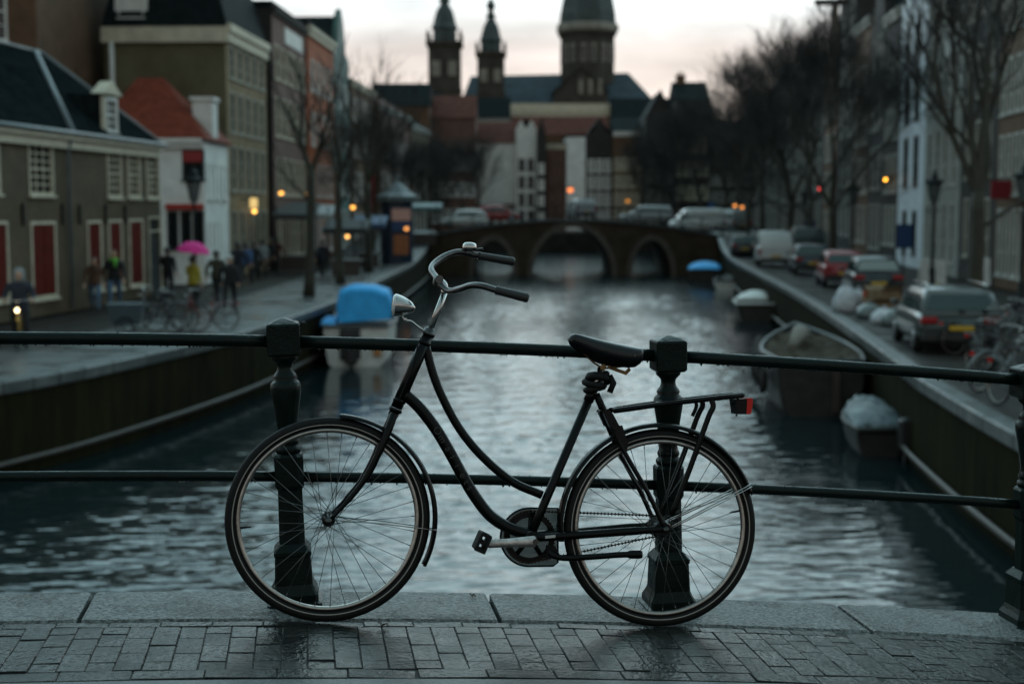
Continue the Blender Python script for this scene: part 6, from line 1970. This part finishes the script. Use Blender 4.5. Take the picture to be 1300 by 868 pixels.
def boat(label, x, y, heading, L, beam, free, bow, hull_m, rim_m, cover=None, cover_h=.3, cover_rng=(.05, .9), group='boats moored along the canal', cover_name='cover', crump=.02):
    """stern at local y=0, bow at +y; origin on the waterline"""
    root = empty('boat', (x, y, WATER), heading)
    tag(root, label, 'boat', group)
    N = 18
    def w(t): return beam / 2 * (min(1, .82 + .55 * t) if t < .35 else max(.02, 1 - ((t - .35) / .65) ** 2.4))
    def sheer(t): return free + bow * max(0, (t - .3) / .7) ** 2 + .06 * (1 - t)
    b = MB(); rings = []
    for k in range(N + 1):
        t = k / N; ww = w(t); z = sheer(t); yy = t * L + (.12 * (1 - t))
        rings.append([(-ww, yy, z), (-ww * .98, yy, z * .6), (-ww * .86, yy, .12), (-ww * .55, yy, -.2), (0, yy, -.32), (ww * .55, yy, -.2), (ww * .86, yy, .12), (ww * .98, yy, z * .6), (ww, yy, z)])
    b.loft(rings, True, False, closed=False, smooth=True)
    inner = [[(-w(k / N) * .93, k / N * L + .1, sheer(k / N) - .10), (w(k / N) * .93, k / N * L + .1, sheer(k / N) - .10)] for k in range(N + 1)]
    b.build('hull', hull_m, root)
    b = MB(); b.loft(inner, closed=False); b.build('deck', M_TIMBER, root)
    b = MB(); b.tube([(-w(k / N), k / N * L + .05, sheer(k / N)) for k in range(N + 1)] + [(w(k / N), k / N * L + .05, sheer(k / N)) for k in range(N, -1, -1)], .055, 8, closed=True); b.build('gunwale', rim_m, root)
    for k in range(1, 4):
        t = k / 4.5
        b = MB(); b.box(-w(t) * .9, w(t) * .9, t * L - .13, t * L + .13, sheer(t) - .16, sheer(t) - .09); b.build('thwart', M_TIMBER, root)
    if cover:
        b = MB(); rings = []
        a, c = cover_rng
        for k in range(15):
            t = lerp(a, c, k / 14); ww = w(t) * 1.02; z = sheer(t)
            hh = cover_h * (min(1, math.sin(PI * (.08 + .84 * k / 14)) * 1.25))
            rings.append([(ww * math.cos(PI * j / 12), t * L, z - .05 + (hh + crump * (math.sin(k * 2.3 + j * 1.7) + math.sin(k * 1.1 - j * 2.9))) * math.sin(PI * j / 12) ** .6) for j in range(13)])
        b.loft(rings, True, True, closed=False, smooth=True)
        b.build(cover_name, cover, root)
    return root
# blue topped boat at the left wall
bl = boat('white motor boat under a bright blue canopy moored at the left wall', -4.93, 44.6, .06, 7.0, 2.45, 1.25, .35, M_HULLW, M_RUBRAIL)
b = MB(); rings = []
for yy, f in ((.9, .96), (1.0, 1.0), (2.2, 1.02), (3.6, 1.0), (3.8, .9)):
    rings.append([(-.62 * f, yy, 1.35), (-.64 * f, yy, 1.9), (-.56 * f, yy, 2.32 * f), (-.2, yy, 2.46 * f), (.5, yy, 2.44 * f), (1.0 * f, yy, 2.28 * f), (1.12 * f, yy, 1.9), (1.10 * f, yy, 1.45)])
b.loft(rings, True, True, smooth=True); b.build('canopy', M_BLUETARP, bl)
b = MB(); b.bbox(-.50, .15, -.02, .10, .25, 1.22, .05); b.build('transom_door', M_DARKWOOD, bl)
b = MB(); b.bbox(-.32, .05, -.30, -.03, .1, .8, .06); b.tube([(-.13, -.16, .1), (-.13, -.2, -.4)], .06, 8); b.build('outboard_motor', M_PLAST, bl)
b = MB(); b.bbox(.55, .80, -.06, .02, .35, .85, .03); b.build('fender', mat('orange fender', (.45, .20, .06), .5), bl)
b = MB(); b.loft([[(-1.15, .6, 1.25), (-.66, .6, 1.25), (-.66, 3, 1.25), (-1.15, 3, 1.25)], [(-1.1, .7, 1.42), (-.7, .7, 1.42), (-.7, 2.9, 1.42), (-1.1, 2.9, 1.42)]], True, True); b.build('seat_cover', M_BLUETARP, bl)
big = boat('large dark wooden sloop with a pale rubbing strake and brown cover on the right', 7.42, 33.8, -.10, 6.6, 2.45, 1.30, .42, M_HULLD, M_RUBRAIL, M_BROWNTARP, .02, (.10, .84), crump=.09)
b = MB(); b.tube(spline([(.95, 1.0, 1.32), (1.22, 1.2, 1.05), (1.3, 1.6, .6), (1.28, 2.2, .2)], 5), .025, 6); b.build('mooring_rope', M_COPING, big)
for yy, sx in ((1.6, -1), (3.2, -1), (4.6, -1)):
    b = MB(); b.lathe([(.02, .35), (.10, .40), (.11, .6), (.11, .85), (.06, .95), (.02, 1.15)], 10, (sx * 1.27, yy, 0)); b.build('fender', M_PLAST, big)
b = MB(); b.tube([(-.5, 2.4, 1.45), (-.2, 3.4, 1.75), (.1, 4.6, 1.60)], [.10, .22, .12], 8); b.build('furled_sail', M_CARDISH, big)
b = MB(); b.bbox(.25, .45, -.08, .02, .1, 1.3, .03); b.build('rudder', M_TIMBER, big)
sm = boat('small dinghy under a silver grey tarpaulin behind the large dark sloop', 7.42, 28.2, -.10, 3.3, 1.12, .50, .25, M_HULLD, M_HULLD, M_SILTARP, .38, (.06, .97), crump=.035)
b = MB(); b.bbox(.28, .55, -.35, -.05, .2, .85, .06); b.tube([(.42, -.2, .2), (.42, -.2, -.4)], .05, 8); b.build('outboard_motor', M_PLAST, sm)
wb = boat('low white open boat moored on the right before the blue one', 10.75, 62.5, -.16, 6.0, 1.95, .75, .25, M_HULLD, M_HULLW, M_HULLW, .28, (.55, .95), cover_name='foredeck')
boat('boat under a blue cover moored close to the far bridge', 13.0, 96, -.14, 5.2, 2.3, .8, .2, M_HULLD, M_HULLD, M_BLUETARP, .5, (.03, .95))
boat('small pale boat moored between the white and the blue boats', 13.1, 87, -.14, 3.6, 1.5, .55, .2, M_HULLW, M_RUBRAIL)

# ================================================================== lamps, signs and street furniture
M_IRON = mat('dark iron', (.008, .012, .0115), .45, spec=.2)
M_LGLASS = mat('lantern glass', (.10, .12, .12), .2, spec=.3, alpha=.7)
def lamp_template():
    root = empty('street_lamp')
    b = MB(); b.lathe([(.17, 0), (.17, .25), (.12, .32), (.12, .75), (.09, .82), (.065, .9), (.055, 2.9), (.075, 2.95), (.05, 3.0), (.04, 3.3), (.08, 3.36), (.03, 3.42)], 12); b.tube([(-.3, 0, 3.1), (.3, 0, 3.1)], .02, 6); b.build('post', M_IRON, root)
    def hexr(r, z): return [(r * math.cos(PI / 6 + PI * k / 3), r * math.sin(PI / 6 + PI * k / 3), z) for k in range(6)]
    b = MB(); b.loft([hexr(.12, 3.45), hexr(.27, 4.15)], True, True); g = b.build('lantern_glass', M_LGLASS, root)
    b = MB()
    lo, hi = hexr(.125, 3.43), hexr(.28, 4.16)
    for k in range(6): b.tube([lo[k], hi[k]], .016, 5); b.tube([hi[k], hi[(k + 1) % 6]], .02, 5); b.tube([lo[k], lo[(k + 1) % 6]], .02, 5)
    b.build('lantern_cage', M_IRON, root)
    b = MB(); b.loft([hexr(.34, 4.16), hexr(.35, 4.20), hexr(.20, 4.34), hexr(.12, 4.38), hexr(.12, 4.46), hexr(.16, 4.48), hexr(.05, 4.60), hexr(.03, 4.72)], True, True)
    for k in range(6):
        a = PI / 6 + PI * k / 3
        b.lathe([(.05, 4.18), (.06, 4.24), (.03, 4.31), (.004, 4.36)], 6, (.31 * math.cos(a), .31 * math.sin(a), 0))
    b.build('lantern_crown', M_IRON, root)
    return root
T_LAMP = lamp_template()
GLP = 'crowned street lanterns'
for k, (u, Y, z, l) in enumerate(((1183, 57, QUAY, 'crowned iron street lantern standing before the blue white house'), (1297, 45.5, QUAY, 'crowned iron street lantern cut off by the right edge'),
                    (1082, 76, QUAY, 'distant crowned street lantern between the red car and the blue white house'), (248, 52, QUAY, 'crowned street lantern on the left quay in front of the white house'), (1020, 100, QUAY, 'smallest crowned street lantern, above the white van'))):
    o = T_LAMP if k == 0 else copy_tree(T_LAMP)
    o.location = (place_px(u, Y), Y, z); tag(o, l, 'street lamp', GLP)
def glow(label, u, v, Y, r, c, s, kind='wall_lamp'):
    p = at(u, v, Y)
    root = empty(kind, p)
    tag(root, label, 'lamp', 'small lit lamps in the distance')
    b = MB(); b.ball((0, 0, 0), r, 12, 8); b.build('bulb', mat('lit lamp %s' % (c,), c, .4, emit=c, estr=s), root)
    b = MB(); b.tube([(0, .0, r * .9), (0, .05, r * 1.6), (0, .5, r * 1.8)], .025, 6); b.lathe([(r * .9, r * .55), (r * .5, r * 1.1), (.02, r * 1.2)], 10); b.build('lamp_bracket', M_IRON, root)
glow('small amber lamp on the near black house beside the blue white house', 1124, 228, 84, .10, (1.0, .42, .04), 9)
glow('red lamp hanging above the parked cars on the right', 1043, 240, 97, .20, (1.0, .05, .05), 3.2, 'red_lamp')
glow('amber lamp over the dark market stall on the left', 357, 245, 74, .11, (1.0, .45, .08), 3.0)
glow('dim amber lamp right of the dark market stall', 391, 246, 80, .10, (1.0, .42, .08), 1.6)
glow('amber lamp between the quay trees near the kiosk', 448, 263, 88, .13, (1.0, .45, .08), 4.0)
glow('warm lamp low on the tan house front', 323, 268, 70, .11, (1.0, .50, .10), 3.5)
glow('amber lamp under the dark green stall canopy', 441, 300, 66, .09, (1.0, .5, .12), 3.0)
glow('amber lamp in the kiosk display', 516, 290, 82.4, .12, (1.0, .4, .1), 1.6)
glow('orange lamp on the blank white front of the closing row', 724, 241, 172, .32, (1.0, .25, .06), 1.8)
glow('dim orange lamp on the wide house of the closing row', 797, 255, 172, .25, (.9, .35, .06), .7)
glow('first amber lamp by the minibus beyond the far bridge', 933, 261, 124, .14, (1.0, .35, .08), 1.8)
glow('second amber lamp by the minibus beyond the far bridge', 942, 263, 125, .14, (1.0, .35, .08), 1.6)
M_BLUES = mat('blue sign face', (.02, .06, .16), .4); M_REDS = mat('red sign face', (.24, .012, .02), .4); M_LITY = mat('lit yellow panel', (.7, .5, .2), .4, emit=(1, .68, .25), estr=.7)
def post_sign(label, u, v0, v1, Y, w, m, name='sign'):
    c = at(u, (v0 + v1) / 2, Y); h = at(u, v0, Y).z - at(u, v1, Y).z
    root = empty(name, (c.x, c.y, QUAY)); tag(root, label, 'sign')
    b = MB(); b.tube([(0, .06, 0), (0, .06, c.z - QUAY + h / 2)], .035, 8); b.build('post', M_IRON, root)
    b = MB(); zc = c.z - QUAY; b.bbox(-w / 2, w / 2, -.03, .02, zc - h / 2, zc + h / 2, .02); b.build('panel', m, root)
    b = MB(); b.tube([(-w / 2, -.005, zc - h / 2), (w / 2, -.005, zc - h / 2), (w / 2, -.005, zc + h / 2), (-w / 2, -.005, zc + h / 2)], .025, 6, closed=True); b.build('panel_frame', M_IRON, root)
    return root
post_sign('tall blue information panel on a post on the right pavement', 1148, 285, 315, 64, .75, M_BLUES)
post_sign('small blue sign on a post beyond the white van', 1029, 281, 296, 88, .6, M_BLUES)
post_sign('round blue road sign by the minibus', 903, 257, 268, 116, .6, M_BLUES)
rs = empty('hanging_sign', at(1271, 241, 56)); tag(rs, 'red rectangular hanging sign on a house at the right edge', 'sign')
b = MB(); b.bbox(-.40, .40, -.05, .05, -.36, .36, .02); b.build('panel', M_REDS, rs)
b = MB(); b.tube([(-.45, 0, .42), (1.4, 0, .42)], .025, 6); b.tube([(-.3, 0, .42), (-.3, 0, .34)], .012, 5); b.tube([(.3, 0, .42), (.3, 0, .34)], .012, 5); b.build('bracket', M_IRON, rs)
for k, (u, l) in enumerate(((1176, 'white folding pavement board left of the lantern post'), (1190, 'white folding pavement board right of the lantern post'), (1249, 'pale folding pavement board beside the nearest tree trunk'))):
    p = lv(u, 366 if k < 2 else 362)
    ab = empty('pavement_board', p, .2 - .3 * k); tag(ab, l, 'sign board', 'folding pavement boards')
    for s in (-1, 1):
        b = MB(); b.bbox(-.30, .30, -.02, .02, 0, 1.15, .01); o = b.build('board', M_WHITEP, ab, (0, s * .22, 0), (s * .19, 0, 0))
yp = empty('bollard', lv(1190, 371)); tag(yp, 'short yellow bollard at the foot of the pavement boards', 'bollard')
b = MB(); b.lathe([(.10, 0), (.10, .30), (.08, .34), (.02, .36)], 12); b.build('bollard_body', mat('yellow paint', (.45, .30, .02), .5), yp)
b = MB(); b.lathe([(.103, .14), (.103, .22)], 12); b.build('band', M_WHITEP, yp)
# rubbish waiting for collection
M_BAGW = mat('white rubbish bag', (.52, .55, .58), .5, spec=.2, var=.2, vscale=6, bump=.9, bscale=9); M_BAGG = mat('grey rubbish bag', (.14, .17, .17), .3, var=.3, vscale=6, bump=.9, bscale=9); M_CARD = mat('wet cardboard', (.20, .135, .075), .75, var=.3, vscale=5)
def bag(label, u, v, m, r_, h):
    p = lv(u, v); o_ = empty('rubbish_bag', p, random.uniform(0, 6)); tag(o_, label, 'rubbish bag', 'rubbish bags on the right quay')
    b = MB(); rings = []
    rr = random.Random(int(u))
    for z, f in ((0, .75), (.12, 1.0), (.35, 1.02), (.6, .85), (.8, .5), (.9, .16), (.95, .12), (1.0, .22)):
        rings.append([(r_ * f * (1 + rr.uniform(-.14, .14)) * math.cos(2 * PI * k / 14), r_ * f * (1 + rr.uniform(-.14, .14)) * math.sin(2 * PI * k / 14), z * h) for k in range(14)])
    b.loft(rings, True, True, smooth=True); b.build('sack', m, o_)
    b = MB(); b.tube([(r_ * .15 * math.cos(2 * PI * k / 10), r_ * .15 * math.sin(2 * PI * k / 10), h * .915) for k in range(10)], .015, 5, closed=True); b.build('tie', M_IRON, o_)
bag('tall white rubbish bag closest to the canal edge', 1074, 396, M_BAGW, .42, .92)
bag('white rubbish bag leaning by the black hatchback', 1089, 394, M_BAGW, .38, .75)
bag('low white rubbish bag in front of the cardboard heap', 1122, 411, M_BAGW, .36, .5)
bag('grey rubbish bag at the foot of the cardboard heap', 1104, 404, M_BAGG, .40, .5)
bag('dark grey rubbish bag beside the estate car', 1136, 414, M_BAGG, .36, .55)
M_ORNG = mat('orange crate plastic', (.45, .09, .03), .5)
for k, (u, v, w, d, h, z, a, m, l) in enumerate(((1116, 398, .8, .6, .35, 0, .2, M_CARD, 'flattened brown cardboard box at the bottom of the heap'), (1128, 399, .7, .5, .4, 0, -.4, M_CARD, 'brown cardboard box on the right of the heap'), (1121, 398, .75, .55, .3, .42, .5, M_CARD, 'brown cardboard box lying on top of the heap'), (1104, 396, .4, .3, .3, .35, .1, M_ORNG, 'small orange plastic crate on the rubbish heap'), (1131, 397, .6, .45, .25, .42, -.2, M_CARD, 'tilted cardboard box on the right top of the heap'))):
    p = lv(u, v); o_ = empty('cardboard_box' if m is M_CARD else 'plastic_crate', p + Vector((0, 0, z)), a); tag(o_, l, 'box')
    b = MB(); b.box(-w / 2, w / 2, -d / 2, d / 2, 0, .02); b.box(-w / 2, w / 2, -d / 2, -d / 2 + .02, .02, h); b.box(-w / 2, w / 2, d / 2 - .02, d / 2, .02, h); b.box(-w / 2, -w / 2 + .02, -d / 2 + .02, d / 2 - .02, .02, h); b.box(w / 2 - .02, w / 2, -d / 2 + .02, d / 2 - .02, .02, h); b.build('carton', m, o_)
    if m is M_CARD:
        for s in (-1, 1):
            b = MB(); b.box(-w / 2, w / 2, 0, d * .45, -.006, .006); b.build('flap', m, o_, (0, s * d / 2, h), (s * .5 if s > 0 else .5, 0, PI if s < 0 else 0))
# kiosk and market stalls on the left quay
kp = Vector((place_px(505, 84), 84, QUAY))
ks = empty('kiosk', kp); ks.scale = (.86, .86, .86); tag(ks, 'dark blue kiosk with a pointed grey roof and lit orange display on the left quay', 'kiosk')
def hx_(r, z, n=8): return [(r * math.cos(PI / n + 2 * PI * k / n), r * math.sin(PI / n + 2 * PI * k / n), z) for k in range(n)]
b = MB(); b.loft([hx_(1.12, 0), hx_(1.12, 4.35)], True, True); b.build('kiosk_wall', mat('kiosk blue paint', (.012, .028, .055), .4), ks)
b = MB(); b.loft([hx_(1.45, 4.2), hx_(1.5, 4.55), hx_(1.05, 4.75), hx_(.35, 5.4), hx_(.12, 5.5), hx_(.05, 6.1)], True, True); b.build('roof', M_LEAD, ks)
b = MB(); b.box(-.28, 1.0, -1.18, -1.09, 2.9, 3.7); b.build('kiosk_sign', mat('kiosk sign', (.30, .20, .18), .4, emit=(.8, .45, .35), estr=.06), ks)
b = MB(); b.box(-.25, .95, -1.17, -1.09, 2.2, 2.85); b.build('kiosk_window', M_BLUES, ks)
b = MB(); b.box(-.18, .85, -1.16, -1.09, .6, 1.95); b.build('display', mat('lit display', (.16, .07, .03), .5, rgb2=(.03, .02, .015), var=.3, vscale=3, emit=(.9, .32, .10), estr=.03), ks)
def stall(label, u, Y, z, w, d, h, m, drop=.5, name='market_stall'):
    p = Vector((place_px(u, Y), Y, z)); root = empty(name, p); tag(root, label, 'market stall')
    for x in (-w / 2, w / 2):
        for y in (-d / 2, d / 2):
            b = MB(); b.tube([(x, y, 0), (x, y, h - .1)], .035, 6); b.build('pole', M_IRON, root)
    b = MB(); b.add([(-w / 2 - .2, -d / 2 - .2, h - drop), (w / 2 + .2, -d / 2 - .2, h - drop), (w / 2 + .2, d / 2 + .2, h), (-w / 2 - .2, d / 2 + .2, h), (-w / 2 - .2, -d / 2 - .2, h - drop - .25), (w / 2 + .2, -d / 2 - .2, h - drop - .25), (w / 2 + .2, d / 2 + .2, h - .05), (-w / 2 - .2, d / 2 + .2, h - .05)],
                    [(0, 1, 2, 3), (0, 4, 5, 1), (1, 5, 6, 2), (3, 7, 4, 0), (7, 6, 5, 4), (2, 6, 7, 3)]); b.build('canopy', m, root)
    b = MB(); b.box(-w / 2 + .1, w / 2 - .1, -d / 2 + .1, d / 2 - .1, .75, .85); b.box(-w / 2 + .15, w / 2 - .15, -d / 2 + .15, -d / 2 + .2, .1, .75); b.build('counter', M_TIMBER, root)
    return root
M_CANV = mat('dark canvas', (.02, .022, .022), .7); M_CANT = mat('teal canvas', (.055, .12, .125), .55, var=.2, vscale=2); M_CANW = mat('white canvas', (.40, .42, .42), .6)
stall('market stall with a dark canvas canopy on the left quay', 378, 72, QUAY, 1.6, 3.0, 3.5, M_CANV, .6)
stall('market stall with a dark green canopy just beyond the first quay tree', 442, 66, QUAY, 1.6, 2.2, 2.7, M_CANV, .4)
stall('market stall with a blue canopy beside the kiosk', 470, 76, QUAY, 1.4, 2.2, 2.8, mat('blue canvas', (.03, .07, .16), .6), .4)
stall('market stall with a pale white canopy between the quay trees', 405, 79, QUAY, 1.4, 2.4, 3.4, M_CANW, .5)
tk = stall('market stall with a sloping teal awning beside the kiosk', 538, 101, -1.2, 2.2, 3.0, 3.0, M_CANT, .3)
M_REDBAN = mat('red banner', (.30, .02, .03), .6)
bn = empty('banner', at(470, 235, 96)); tag(bn, 'long vertical red banner on a house front left of the kiosk', 'banner')
b = MB(); b.box(-.30, .30, -.02, .02, -1.9, 1.6); b.build('cloth', M_REDBAN, bn)
b = MB(); b.tube([(-.4, 0, 1.65), (.4, 0, 1.65)], .03, 6); b.build('banner_pole', M_IRON, bn)
sb = empty('sign_box', at(322, 258, 68.5)); tag(sb, 'small lit yellow sign box on the tan house front', 'sign')
b = MB(); b.bbox(-.17, .17, -.10, .10, -.24, .24, .03); b.build('lit_panel', M_LITY, sb)
b = MB(); b.tube([(-.9, 0, .2), (-.25, 0, .2)], .03, 6); b.build('bracket', M_IRON, sb)
# bollards on the right quay edge and left quay
bt = MB(); bt.lathe([(.11, 0), (.11, .08), (.08, .14), (.075, .75), (.10, .80), (.10, .88), (.05, .95)], 10); bme = bt.mesh('bollard', M_IRON)
